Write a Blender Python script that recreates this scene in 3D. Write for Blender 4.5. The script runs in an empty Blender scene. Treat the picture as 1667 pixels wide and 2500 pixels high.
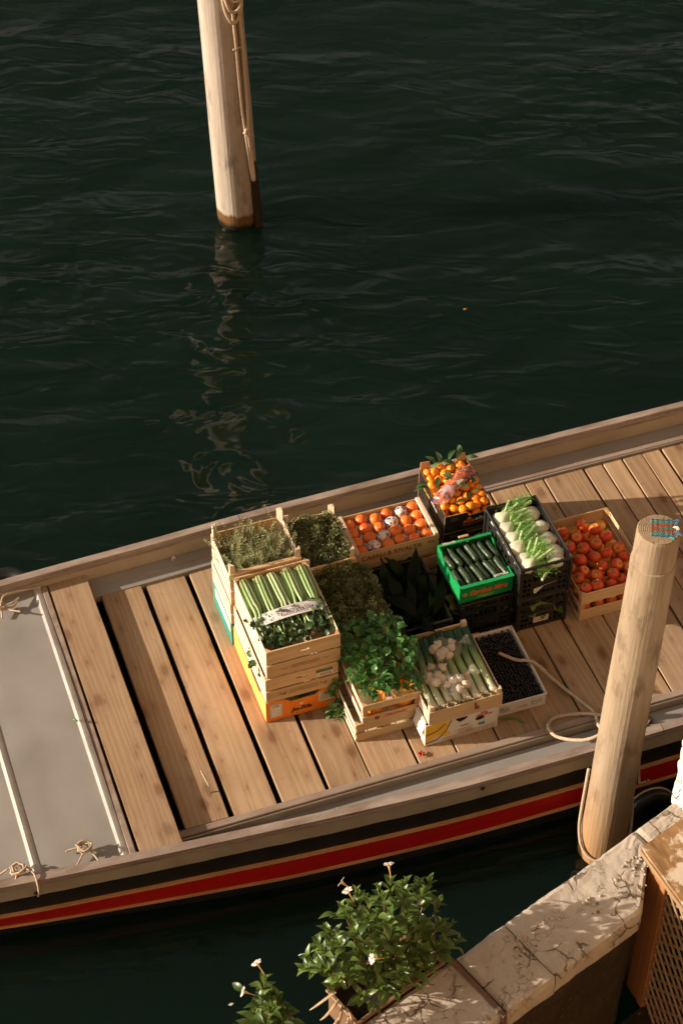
import bpy, math, random
from math import sin, cos, pi, radians
from mathutils import Vector, Matrix, noise, geometry
random.seed(11)
R = random.uniform
scene = bpy.context.scene
C = scene.collection

# ------------------------------------------------------------------ camera
cam_d = bpy.data.cameras.new('camera'); cam = bpy.data.objects.new('camera', cam_d); C.objects.link(cam)
cam.location = (0, 0, 8.3)
cam.rotation_euler = (radians(90 - 45.5), 0, 0)
cam_d.sensor_fit = 'VERTICAL'; cam_d.sensor_height = 36; cam_d.lens = 69.84
cam_d.clip_start = 0.1; cam_d.clip_end = 500
scene.camera = cam
scene.render.engine = 'CYCLES'; cy = scene.cycles; cy.max_bounces = 7; cy.diffuse_bounces = 3; cy.glossy_bounces = 3; cy.transmission_bounces = 3; cy.transparent_max_bounces = 8
scene.render.resolution_x = 682; scene.render.resolution_y = 1024
# ------------------------------------------------------------------ sky, sun, exposure
EL = radians(18.5); SUN = Vector((-1.0, -0.08, 0)).normalized() * cos(EL) + Vector((0, 0, sin(EL)))
w = bpy.data.worlds.new('World'); scene.world = w; w.use_nodes = True
nt = w.node_tree; bg = nt.nodes['Background']
sky = nt.nodes.new('ShaderNodeTexSky'); sky.sky_type = 'NISHITA'; sky.sun_disc = False
sky.sun_elevation = EL; sky.sun_rotation = math.atan2(SUN.x, SUN.y)
sky.air_density = 0.7; sky.dust_density = 4.0; sky.ozone_density = 0.6
hs = nt.nodes.new('ShaderNodeHueSaturation'); hs.inputs['Saturation'].default_value = 0.35      # hazy evening air: a pale sky
nt.links.new(sky.outputs[0], hs.inputs['Color'])
wm_ = nt.nodes.new('ShaderNodeMix'); wm_.data_type = 'RGBA'; wm_.blend_type = 'MULTIPLY'; wm_.inputs[0].default_value = 1.0; wm_.inputs[7].default_value = (1.0, 0.92, 0.80, 1)
nt.links.new(hs.outputs[0], wm_.inputs[6]); nt.links.new(wm_.outputs[2], bg.inputs[0]); bg.inputs[1].default_value = 0.055
sd = bpy.data.lights.new('sun', 'SUN'); sd.energy = 5.0; sd.angle = radians(0.5); sd.color = (1.0, 0.845, 0.68)
sun = bpy.data.objects.new('sun', sd); C.objects.link(sun); sun.location = (-8, 0, 8)
sun.rotation_euler = SUN.to_track_quat('Z', 'Y').to_euler()
vs = scene.view_settings; vs.view_transform = 'Standard'; vs.look = 'None'; vs.exposure = 0.78; vs.gamma = 1.0
vs.use_curve_mapping = False

# ------------------------------------------------------------------ frames
A = radians(19.4); CA, SA = cos(A), sin(A)
def W(s, t, z=0.0): return Vector((s * CA - t * SA, s * SA + t * CA, z))   # boat frame (along, across, up) to world

# ------------------------------------------------------------------ mesh helpers
class MB:
    def __init__(s): s.v = []; s.f = []; s.m = []
    def add(s, vs, fs, mi=0, T=None):
        o = len(s.v)
        s.v += [tuple(T @ Vector(p)) for p in vs] if T is not None else [tuple(p) for p in vs]
        s.f += [tuple(i + o for i in f) for f in fs]; s.m += [mi] * len(fs); return s
    def box(s, x0, x1, y0, y1, z0, z1, mi=0, T=None):
        return s.add([(x0,y0,z0),(x1,y0,z0),(x1,y1,z0),(x0,y1,z0),(x0,y0,z1),(x1,y0,z1),(x1,y1,z1),(x0,y1,z1)],
                     [(3,2,1,0),(4,5,6,7),(0,1,5,4),(1,2,6,5),(2,3,7,6),(3,0,4,7)], mi, T)
    def cbox(s, x0, x1, y0, y1, z0, z1, c=0.003, mi=0, T=None):
        vs = []
        for z, zc in ((z0, z0 + c), (z1, z1 - c)):
            for (x, xc, y, yc) in ((x0,x0+c,y0,y0+c),(x1,x1-c,y0,y0+c),(x1,x1-c,y1,y1-c),(x0,x0+c,y1,y1-c)):
                vs += [(xc, yc, z), (x, yc, zc), (xc, y, zc)]
        I = lambda lvl, k, j: lvl * 12 + (k % 4) * 3 + j
        fs = [tuple(I(0, k, 0) for k in (3,2,1,0)), tuple(I(1, k, 0) for k in (0,1,2,3))]
        for k in range(4):
            n = (k + 1) % 4; j = 2 if k % 2 == 0 else 1
            fs += [(I(0,k,j), I(0,n,j), I(1,n,j), I(1,k,j)),
                   (I(0,k,0), I(0,n,0), I(0,n,j), I(0,k,j)), (I(1,k,j), I(1,n,j), I(1,n,0), I(1,k,0)),
                   (I(0,k,1), I(0,k,2), I(1,k,2), I(1,k,1)) if k % 2 == 0 else (I(0,k,2), I(0,k,1), I(1,k,1), I(1,k,2)),
                   (I(0,k,0), I(0,k,2), I(0,k,1)) if k % 2 == 0 else (I(0,k,0), I(0,k,1), I(0,k,2)),
                   (I(1,k,0), I(1,k,1), I(1,k,2)) if k % 2 == 0 else (I(1,k,0), I(1,k,2), I(1,k,1))]
        return s.add(vs, fs, mi, T)
    def lathe(s, prof, n=12, mi=0, T=None, squash=None):
        vs = []; fs = []
        for (r, z) in prof:
            for k in range(n):
                a = 2 * pi * k / n; q = squash(a, z) if squash else 1
                vs.append((r * q * cos(a), r * q * sin(a), z))
        for i in range(len(prof) - 1):
            for k in range(n):
                k2 = (k + 1) % n; fs.append((i*n+k, i*n+k2, (i+1)*n+k2, (i+1)*n+k))
        fs.append(tuple(reversed(range(n)))); fs.append(tuple((len(prof)-1)*n + k for k in range(n)))
        return s.add(vs, fs, mi, T)
    def tube(s, pts, r, n=6, mi=0, T=None, caps=True, flat=1.0):
        pts = [Vector(p) for p in pts]; N = len(pts)
        rr = r if isinstance(r, (list, tuple)) else [r] * N
        vs = []; fs = []; up = None
        for i, p in enumerate(pts):
            d = (pts[min(i+1, N-1)] - pts[max(i-1, 0)])
            d = d.normalized() if d.length > 1e-9 else Vector((0, 0, 1))
            if up is None: up = Vector((0, 0, 1)) if abs(d.z) < 0.9 else Vector((1, 0, 0))
            x = d.cross(up)
            if x.length < 1e-6: x = d.orthogonal()
            x.normalize(); y = x.cross(d).normalized(); up = y
            for k in range(n):
                a = 2 * pi * k / n; vs.append(p + x * (rr[i] * cos(a)) + y * (rr[i] * sin(a) * flat))
        for i in range(N - 1):
            for k in range(n):
                k2 = (k + 1) % n; fs.append((i*n+k2, i*n+k, (i+1)*n+k, (i+1)*n+k2))
        if caps: fs.append(tuple(range(n))); fs.append(tuple(reversed([(N-1)*n + k for k in range(n)])))
        return s.add(vs, fs, mi, T)
    def panel(s, contours, y0, y1, mi=0, T=None):
        # a flat board in x,z with holes, thickness y0..y1
        cs = [[Vector((x, z, 0)) for x, z in c] for c in contours]
        tris = geometry.tessellate_polygon(cs); flat = [p for c in cs for p in c]; n = len(flat)
        vs = [(p.x, y0, p.y) for p in flat] + [(p.x, y1, p.y) for p in flat]; fs = []
        for t in tris:
            a, b, c = t; ar = (flat[b]-flat[a]).cross(flat[c]-flat[a]).z
            if ar < 0: a, b, c = c, b, a
            fs += [(a, b, c), (c+n, b+n, a+n)]
        o = 0
        for ci, c in enumerate(cs):
            L = len(c); ar = sum(c[i].x*c[(i+1)%L].y - c[(i+1)%L].x*c[i].y for i in range(L))
            ccw = (ar > 0) if ci == 0 else (ar < 0)
            for i in range(L):
                a, b = o + i, o + (i+1) % L
                fs.append((b, a, a+n, b+n) if ccw else (a, b, b+n, a+n))
            o += L
        return s.add(vs, fs, mi, T)
    def mesh(s, name, mats, smooth=False):
        me = bpy.data.meshes.new(name); me.from_pydata(s.v, [], s.f)
        for m in (mats if isinstance(mats, (list, tuple)) else [mats]): me.materials.append(m)
        if any(s.m): me.polygons.foreach_set('material_index', s.m)
        if smooth: me.polygons.foreach_set('use_smooth', [True] * len(s.f))
        me.update(); return me
def link(name, me, parent=None, loc=(0, 0, 0), rot=(0, 0, 0), scale=None):
    o = bpy.data.objects.new(name, me); C.objects.link(o); o.parent = parent; o.location = loc
    if isinstance(rot, (int, float)): rot = (0, 0, rot)
    o.rotation_euler = rot
    if scale is not None: o.scale = (scale,) * 3 if isinstance(scale, (int, float)) else scale
    return o
def tag(o, label=None, cat=None, group=None, kind=None):
    if label: o['label'] = label
    if cat: o['category'] = cat
    if group: o['group'] = group
    if kind: o['kind'] = kind
    return o
def thing(name, label, cat, loc=(0, 0, 0), rot=0, group=None):
    o = link(name, None, None, loc, rot); o.empty_display_size = 0.05
    return tag(o, label, cat, group)
def rect(x0, x1, z0, z1): return [(x0, z0), (x1, z0), (x1, z1), (x0, z1)]
def oval(cx, cz, rx, rz, n=12): return [(cx + rx*cos(2*pi*k/n), cz + rz*sin(2*pi*k/n)) for k in range(n)]
def slot(cx, cz, hw, hz, n=4):
    r = hz; out = []
    for k in range(n + 1): a = -pi/2 + pi*k/n; out.append((cx + hw - r + r*cos(a), cz + r*sin(a)))
    for k in range(n + 1): a = pi/2 + pi*k/n; out.append((cx - hw + r + r*cos(a), cz + r*sin(a)))
    return out
def smooth_path(pts, sub=6):
    pts = [Vector(p) for p in pts]; out = []
    for i in range(len(pts) - 1):
        p0 = pts[max(i-1, 0)]; p1 = pts[i]; p2 = pts[i+1]; p3 = pts[min(i+2, len(pts)-1)]
        for k in range(sub):
            t = k / sub
            out.append(0.5 * ((2*p1) + (p2-p0)*t + (2*p0-5*p1+4*p2-p3)*t*t + (3*p1-p0-3*p2+p3)*t**3))
    out.append(pts[-1]); return out
def text(body, size, mat, parent, loc, rot=(pi/2, 0, 0), shear=0.0, bold=0.0, sx=1.0, name='lettering', width=None):
    cu = bpy.data.curves.new('txt', 'FONT'); cu.body = body; cu.size = size; cu.align_x = 'CENTER'; cu.align_y = 'CENTER'
    cu.shear = shear; cu.offset = bold; cu.resolution_u = 3; cu.extrude = 0.0003
    t = bpy.data.objects.new('txt', cu); C.objects.link(t)
    me = bpy.data.meshes.new_from_object(t); bpy.data.objects.remove(t); bpy.data.curves.remove(cu)
    if width:
        xs = [v.co.x for v in me.vertices]; sx = width / max(1e-6, max(xs) - min(xs))
    for v in me.vertices: v.co.x *= sx
    me.materials.clear(); me.materials.append(mat); me.name = name
    return link(name, me, parent, loc, rot)

# ------------------------------------------------------------------ materials
class NT:
    def __init__(s, name):
        s.m = bpy.data.materials.new(name); s.m.use_nodes = True; s.t = s.m.node_tree
        s.p = s.t.nodes['Principled BSDF']; s.out = s.t.nodes['Material Output']
        s.tc = s.t.nodes.new('ShaderNodeTexCoord'); s.oi = s.t.nodes.new('ShaderNodeObjectInfo')
    def n(s, typ, **kw):
        nd = s.t.nodes.new(typ)
        for k, v in kw.items(): setattr(nd, k, v)
        return nd
    def l(s, a, b): s.t.links.new(a, b)
    def val(s, sock, v):
        if hasattr(v, 'node'): s.l(v, sock)
        else: sock.default_value = v
    def math(s, op, a, b=0.0, c=None):
        nd = s.n('ShaderNodeMath', operation=op); s.val(nd.inputs[0], a); s.val(nd.inputs[1], b)
        if c is not None: s.val(nd.inputs[2], c)
        return nd.outputs[0]
    def mapped(s, scale=(1, 1, 1), rnd=True, src='Object'):
        mp = s.n('ShaderNodeMapping'); mp.inputs['Scale'].default_value = scale
        s.l(s.tc.outputs[src], mp.inputs['Vector'])
        if rnd:
            k = s.math('MULTIPLY', s.oi.outputs['Random'], 37.0); cx = s.n('ShaderNodeCombineXYZ')
            for i in range(3): s.l(k, cx.inputs[i])
            s.l(cx.outputs[0], mp.inputs['Location'])
        return mp.outputs[0]
    def noise(s, vec, scale=5.0, detail=3.0, rough=0.55, dist=0.0):
        nd = s.n('ShaderNodeTexNoise'); s.l(vec, nd.inputs['Vector']); nd.inputs['Scale'].default_value = scale
        nd.inputs['Detail'].default_value = detail; nd.inputs['Roughness'].default_value = rough; nd.inputs['Distortion'].default_value = dist
        return nd.outputs['Fac']
    def ramp(s, fac, lo=0.3, hi=0.7):
        nd = s.n('ShaderNodeMapRange'); s.l(fac, nd.inputs[0]); nd.inputs[1].default_value = lo; nd.inputs[2].default_value = hi
        return nd.outputs[0]
    def mix(s, fac, a, b, mode='MIX'):
        nd = s.n('ShaderNodeMix', data_type='RGBA', blend_type=mode)
        s.val(nd.inputs[0], fac)
        for sock, v in ((nd.inputs[6], a), (nd.inputs[7], b)):
            if hasattr(v, 'node'): s.l(v, sock)
            else: sock.default_value = (*v, 1)
        return nd.outputs[2]
    def bump(s, h, strength=0.3, dist=0.005, prev=None):
        nd = s.n('ShaderNodeBump'); nd.inputs['Strength'].default_value = strength; nd.inputs['Distance'].default_value = dist
        s.l(h, nd.inputs['Height'])
        if prev is not None: s.l(prev, nd.inputs['Normal'])
        return nd.outputs[0]
    def hsv(s, col, v):
        nd = s.n('ShaderNodeHueSaturation'); s.l(col, nd.inputs['Color']); s.val(nd.inputs['Value'], v); return nd.outputs[0]
    def done(s, col, rough=0.6, normal=None, spec=0.35, metal=0.0):
        s.val(s.p.inputs['Base Color'], col if hasattr(col, 'node') else (*col, 1)); s.val(s.p.inputs['Roughness'], rough)
        s.p.inputs['Specular IOR Level'].default_value = spec; s.p.inputs['Metallic'].default_value = metal
        if normal is not None: s.l(normal, s.p.inputs['Normal'])
        return s.m
def simple(name, c1, c2=None, scale=8.0, stretch=(1, 1, 1), rough=0.6, bump=0.2, bdist=0.003, vary=0.15, spec=0.35, metal=0.0, detail=4.0):
    k = NT(name); c2 = c2 or tuple(x * 0.75 for x in c1)
    f = k.noise(k.mapped(stretch), scale, detail)
    col = k.mix(k.ramp(f, 0.32, 0.68), c1, c2)
    if vary: col = k.hsv(col, k.math('MULTIPLY_ADD', k.oi.outputs['Random'], 2 * vary, 1 - vary))
    nrm = k.bump(k.noise(k.mapped(stretch), scale * 4, 3), bump, bdist) if bump else None
    return k.done(col, rough, nrm, spec, metal)
def leafmat(name, c1, c2, rough=0.42, trans=0.25, vary=0.3, tcol=None, scale=30.0, spec=0.4):
    k = NT(name)
    f = k.noise(k.mapped(), scale, 2); f2 = k.math('ADD', k.math('MULTIPLY', f, 0.6), k.math('MULTIPLY', k.oi.outputs['Random'], 0.5))
    col = k.mix(k.ramp(f2, 0.25, 0.8), c1, c2)
    col = k.hsv(col, k.math('MULTIPLY_ADD', k.oi.outputs['Random'], 2 * vary, 1 - vary))
    k.done(col, rough, None, spec)
    tr = k.n('ShaderNodeBsdfTranslucent'); tr.inputs[0].default_value = (*(tcol or tuple(min(1, x * 1.8) for x in c2)), 1)
    mx = k.n('ShaderNodeMixShader'); mx.inputs[0].default_value = trans
    k.l(k.p.outputs[0], mx.inputs[1]); k.l(tr.outputs[0], mx.inputs[2]); k.l(mx.outputs[0], k.out.inputs[0]); return k.m
def woodmat(name, light, dark, knot, axis='Y', grain=1.0, rough=0.7, vary=0.12, knots=True, bump=0.35):
    k = NT(name)
    st = {'Y': (1, 0.07, 1), 'X': (0.07, 1, 1), 'Z': (1, 1, 0.07)}[axis]
    vec = k.mapped(st)
    warp = k.noise(vec, 5 * grain, 3, 0.5, 0.4)
    wv = k.n('ShaderNodeTexWave'); wv.wave_type = 'BANDS'; wv.bands_direction = {'Y': 'X', 'X': 'Y', 'Z': 'X'}[axis]
    k.l(vec, wv.inputs['Vector']); wv.inputs['Scale'].default_value = 9 * grain; wv.inputs['Distortion'].default_value = 22.0
    wv.inputs['Detail'].default_value = 2.0; wv.inputs['Detail Scale'].default_value = 0.55; wv.inputs['Detail Roughness'].default_value = 0.6
    fine = k.noise(vec, 160 * grain, 3, 0.6)
    g = k.math('ADD', k.math('MULTIPLY', wv.outputs['Fac'], 0.22), k.math('ADD', k.math('MULTIPLY', warp, 0.6), k.math('MULTIPLY', fine, 0.4)))
    col = k.mix(k.ramp(g, 0.35, 0.95), light, dark)
    blotch = k.noise(k.mapped((1, 1, 1)), 4.0, 3); col = k.mix(k.math('MULTIPLY', k.ramp(blotch, 0.45, 0.75), 0.35), col, dark)
    if knots:
        for (kx, ky, lo, hi, amt) in ((4.0, 2.1, .125, .05, .75), (9.0, 3.6, .085, .03, .5)):
            vo = k.n('ShaderNodeTexVoronoi', voronoi_dimensions='2D'); k.l(k.mapped((kx, ky, 1)), vo.inputs['Vector']); vo.inputs['Scale'].default_value = 1.0
            d = k.math('ADD', vo.outputs['Distance'], k.math('MULTIPLY', k.math('SUBTRACT', k.noise(k.mapped((1, .4, 1)), 45, 3), 0.5), 0.10))
            col = k.mix(k.math('MULTIPLY', k.ramp(d, lo, hi), amt), col, knot)
            halo = k.ramp(d, lo * 3.2, lo); col = k.mix(k.math('MULTIPLY', halo, .22), col, knot)
        sc = k.ramp(k.noise(k.mapped((1, .035, 1)), 70, 2, .5), .66, .74); col = k.mix(k.math('MULTIPLY', sc, .5), col, tuple(x*.55 for x in dark))
        gy = k.ramp(k.noise(k.mapped((1, .5, 1)), 2.6, 5, .6), .45, .7); col = k.mix(k.math('MULTIPLY', gy, .35), col, (0.40, 0.30, 0.21))
        fs_ = k.ramp(k.noise(k.mapped((1, 1, 1)), 26, 4, .7), .62, .72); col = k.mix(k.math('MULTIPLY', fs_, .4), col, knot)
    col = k.hsv(col, k.math('MULTIPLY_ADD', k.oi.outputs['Random'], 2 * vary, 1 - vary))
    nrm = k.bump(g, bump, 0.002)
    return k.done(col, rough, nrm, 0.25)

M = {}
M['plank'] = woodmat('deck plank wood', (0.44, 0.30, 0.18), (0.27, 0.165, 0.085), (0.15, 0.065, 0.025), vary=0.16)
M['crate'] = woodmat('pale crate wood', (0.66, 0.47, 0.27), (0.50, 0.31, 0.15), (0.3, 0.15, 0.06), 'X', 1.6, vary=0.14, knots=False, bump=0.2)
M['crate_side'] = woodmat('pale crate side wood', (0.70, 0.56, 0.41), (0.57, 0.43, 0.29), (0.3, 0.15, 0.06), 'Y', 1.6, vary=0.12, knots=False, bump=0.2)
M['crate_post'] = woodmat('crate post wood', (0.60, 0.38, 0.19), (0.45, 0.25, 0.11), (0.3, 0.15, 0.06), 'Z', 1.6, vary=0.12, knots=False, bump=0.2)
M['grey'] = simple('grey boat paint', (0.285, 0.262, 0.238), (0.235, 0.213, 0.19), 3.0, rough=0.55, bump=0.25, bdist=0.002, vary=0)
M['litridge'] = simple('ridge paint lightened as sunlit', (0.50, 0.47, 0.43), (0.38, 0.35, 0.32), 10.0, rough=0.55, bump=0.2, vary=0)  # lighter than the deck grey: sunlight on the ridges put into the colour
M['grey_side'] = simple('worn grey topside paint', (0.40, 0.335, 0.255), (0.32, 0.26, 0.19), 4.0, rough=0.6, bump=0.25, vary=0)
M['cap'] = simple('worn gunwale cap', (0.36, 0.29, 0.24), (0.20, 0.14, 0.11), 14.0, (0.3, 1, 1), rough=0.5, bump=0.5, vary=0)
M['trim'] = simple('brown trim strip', (0.33, 0.26, 0.21), (0.22, 0.15, 0.11), 12.0, (0.3, 1, 1), rough=0.6, bump=0.4, vary=0)
M['black'] = simple('black hull paint', (0.022, 0.02, 0.018), (0.012, 0.011, 0.01), 5.0, rough=0.42, bump=0.2, vary=0)
M['red'] = simple('red hull paint', (0.45, 0.008, 0.006), (0.36, 0.006, 0.005), 4.0, (0.3, 1, 1), rough=0.35, bump=0.2, vary=0, spec=0.5)
M['tan'] = simple('varnished rubbing strip', (0.50, 0.26, 0.11), (0.34, 0.16, 0.06), 12.0, (0.2, 1, 1), rough=0.45, bump=0.3, vary=0)
M['nail'] = simple('nail heads', (0.45, 0.30, 0.2), (0.3, 0.18, 0.1), 50, rough=0.5, bump=0, vary=0)
M['dark'] = simple('dark bilge', (0.02, 0.017, 0.014), None, 5, bump=0, vary=0)
M['white'] = simple('white plastic', (0.72, 0.68, 0.62), (0.6, 0.56, 0.5), 12, rough=0.45, bump=0.1, vary=0.05)
M['rope'] = simple('hemp rope', (0.58, 0.46, 0.33), (0.40, 0.29, 0.19), 130, rough=0.85, bump=0.8, bdist=0.003, vary=0.1)
M['iron'] = simple('rusty iron', (0.10, 0.07, 0.05), (0.17, 0.08, 0.035), 25, rough=0.6, bump=0.5, vary=0.1)
M['blackplastic'] = simple('black plastic', (0.016, 0.016, 0.015), (0.012, 0.012, 0.011), 20, rough=0.38, bump=0.05, vary=0.05, spec=0.5)
M['greyplastic'] = simple('grey plastic rim', (0.085, 0.075, 0.07), (0.06, 0.055, 0.05), 20, rough=0.45, bump=0.05, vary=0.05)
M['kraft'] = simple('raw cardboard', (0.52, 0.33, 0.17), (0.44, 0.27, 0.13), 30, rough=0.85, bump=0.1, vary=0.05)
M['orangecard'] = simple('orange printed cardboard', (0.85, 0.24, 0.02), (0.78, 0.2, 0.015), 15, rough=0.5, bump=0.05, vary=0)
M['yellowcard'] = simple('pale orange printed cardboard', (0.9, 0.45, 0.12), (0.85, 0.38, 0.08), 15, rough=0.5, bump=0.05, vary=0)
M['greencard'] = simple('green printed cardboard', (0.012, 0.30, 0.085), (0.01, 0.24, 0.06), 15, rough=0.4, bump=0.05, vary=0)
M['blackcard'] = simple('black printed cardboard', (0.025, 0.018, 0.014), (0.018, 0.013, 0.01), 15, rough=0.4, bump=0.05, vary=0)
M['whitecard'] = simple('white printed cardboard', (0.70, 0.64, 0.55), (0.62, 0.56, 0.47), 15, rough=0.65, bump=0.1, vary=0)
M['tealcard'] = simple('teal printed cardboard', (0.03, 0.26, 0.19), (0.02, 0.2, 0.15), 15, rough=0.5, bump=0.05, vary=0)
M['yellowprint'] = simple('yellow print', (0.85, 0.50, 0.03), (0.8, 0.44, 0.02), 15, rough=0.5, bump=0, vary=0)
M['blueprint'] = simple('blue print', (0.03, 0.24, 0.38), (0.05, 0.36, 0.5), 40, rough=0.5, bump=0, vary=0)
M['navyprint'] = simple('dark blue print', (0.015, 0.06, 0.09), None, 40, rough=0.5, bump=0, vary=0)
M['ink'] = simple('black ink', (0.03, 0.025, 0.02), None, 40, rough=0.6, bump=0, vary=0)
M['brownink'] = simple('brown ink', (0.16, 0.085, 0.035), None, 40, rough=0.7, bump=0, vary=0)
M['paleink'] = simple('worn stencil ink', (0.42, 0.24, 0.10), None, 40, rough=0.7, bump=0, vary=0)
M['redink'] = simple('red ink', (0.55, 0.05, 0.03), None, 40, rough=0.6, bump=0, vary=0)
M['stencil'] = simple('rust stencil ink', (0.28, 0.06, 0.025), None, 40, rough=0.7, bump=0, vary=0)
M['orangeink'] = simple('orange ink', (0.85, 0.16, 0.03), None, 40, rough=0.5, bump=0, vary=0)
M['goldink'] = simple('gold ink', (0.85, 0.5, 0.06), None, 40, rough=0.5, bump=0, vary=0)
M['whiteink'] = simple('white ink', (0.75, 0.7, 0.62), None, 40, rough=0.6, bump=0, vary=0)
M['greenink'] = simple('green ink', (0.06, 0.26, 0.14), None, 40, rough=0.6, bump=0, vary=0)
M['paper'] = simple('white paper', (0.74, 0.69, 0.66), (0.68, 0.63, 0.6), 10, rough=0.55, bump=0.1, vary=0)
M['greencardlabel'] = simple('green sticker', (0.13, 0.17, 0.05), None, 40, rough=0.5, bump=0, vary=0)
M['clip'] = simple('red clip', (0.7, 0.03, 0.02), None, 40, rough=0.4, bump=0, vary=0)

# ================================================================== WATER
def water():
    k = NT('canal water')
    mp = k.n('ShaderNodeMapping'); k.l(k.tc.outputs['Object'], mp.inputs['Vector'])
    mp.inputs['Rotation'].default_value = (0, 0, radians(-12)); mp.inputs['Scale'].default_value = (0.55, 1.25, 1)
    v = mp.outputs[0]
    big = k.noise(v, 1.2, 2.0, 0.45, 0.6); mid = k.noise(v, 4.2, 2.0, 0.5, 0.6)
    patch = k.ramp(k.noise(v, 0.45, 2), 0.38, 0.68)
    dp = k.n('ShaderNodeVectorMath', operation='DOT_PRODUCT'); k.l(k.tc.outputs['Object'], dp.inputs[0]); dp.inputs[1].default_value = (-SA, CA, 0)
    calm = k.math('MULTIPLY_ADD', k.ramp(dp.outputs['Value'], 5.0, 7.6), .88, .12)          # sheltered, flatter water between boat and quay
    big = k.math('MULTIPLY', big, calm); mid = k.math('MULTIPLY', mid, calm)
    b1 = k.bump(big, 1.0, 0.085); b2 = k.bump(k.math('MULTIPLY', mid, k.math('MULTIPLY_ADD', patch, 0.9, 0.2)), 1.0, 0.075, b1)
    col = k.mix(k.ramp(k.noise(v, 0.7, 2), 0.3, 0.7), (0.0036, 0.0115, 0.0066), (0.0026, 0.0086, 0.0048))
    k.done(col, 0.045, b2, 0.5); k.p.inputs['IOR'].default_value = 1.333
    k.p.inputs['Subsurface Weight'].default_value = 1.0; k.p.inputs['Subsurface Radius'].default_value = (0.5, 1.0, 0.75); k.p.inputs['Subsurface Scale'].default_value = 6.0
    mb = MB(); mb.box(-60, 60, -30, 90, -5, 0)
    tag(link('water', mb.mesh('water', k.m)), 'dark green canal water with soft ripples', kind='structure')
water()

# ================================================================== BOAT
S0, T0 = 2.3, 6.35
boat = thing('cargo_boat', 'long grey work boat with red striped black hull and plank deck', 'boat', W(S0, T0, 0), A)
def L(s, t, z): return (s - S0, t - T0, z)
def interp(ctrl, s):
    P = [Vector((a, b, 0)) for a, b in ctrl]
    for i in range(len(P) - 1):
        if P[i].x <= s <= P[i+1].x or i == len(P) - 2:
            h = P[i+1].x - P[i].x; q = (s - P[i].x) / h
            m0 = (P[i+1].y - P[max(i-1,0)].y) / (P[i+1].x - P[max(i-1,0)].x)
            m1 = (P[min(i+2,len(P)-1)].y - P[i].y) / (P[min(i+2,len(P)-1)].x - P[i].x)
            return ((2*q**3-3*q*q+1)*P[i].y + (q**3-2*q*q+q)*h*m0 + (-2*q**3+3*q*q)*P[i+1].y + (q**3-q*q)*h*m1)
NEAR = [(-2.4,6.40),(-1.6,5.98),(-.8,5.70),(-.2,5.56),(.24,5.4875),(.84,5.43),(1.4,5.385),(2,5.34),(2.6,5.308),(3.7,5.304),(5.5,5.33),(7,5.45)]
FAR = [(-2.4,6.40),(-1.6,6.90),(-.8,7.16),(-.2,7.26),(.3,7.31),(.66,7.335),(1.47,7.361),(2.0,7.382),(2.6,7.391),(4.7,7.408),(5.5,7.39),(7,7.25)]
ZN, ZF = 0.45, 0.50
def curve(ctrl, s0=-2.4, s1=7.0, n=90): return [(s0 + (s1-s0)*i/n, interp(ctrl, s0 + (s1-s0)*i/n)) for i in range(n+1)]
def offs(z, s):
    q = max(0, min(1, (s - 0.2) / 1.4))
    T = [(-.4, 0.0, -.25), (0, .035, -.05), (.08, .03, -.034), (.2, .01, -.01), (.33, .003, -.006), (.6, 0, 0)]
    for i in range(len(T) - 1):
        if z <= T[i+1][0]:
            f = (z - T[i][0]) / (T[i+1][0] - T[i][0]); a = [T[i][j] + f*(T[i+1][j]-T[i][j]) for j in (1, 2)]
            return a[1] + q * (a[0] - a[1])
    return 0
def sweep(ctrl, side, prof, s0=-2.4, s1=7.0, n=90, jit=None):
    # prof: list of (outward offset, z, follow hull shape?), closed loop
    mb = MB(); cs = curve(ctrl, s0, s1, n); m = len(prof); vs = []; fs = []
    for i, (s, t) in enumerate(cs):
        for j, (o, z, hs) in enumerate(prof):
            zz = z + (jit(s, j) if jit else 0)
            vs.append(L(s, t + side * (o + (offs(z, s) if hs else 0)), zz))
    for i in range(len(cs) - 1):
        for j in range(m):
            a, b = i*m+j, i*m+(j+1) % m; q = (a, b, b+m, a+m)
            fs.append(q if side < 0 else tuple(reversed(q)))
    fs += [tuple(range(m)), tuple(reversed([(len(cs)-1)*m+k for k in range(m)]))]
    return mb.add(vs, fs)
def bpart(name, mb, mat, smooth=False, **k):
    o = link(name, mb.mesh(name, mat, smooth), boat); tag(o, **k); return o
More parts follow.
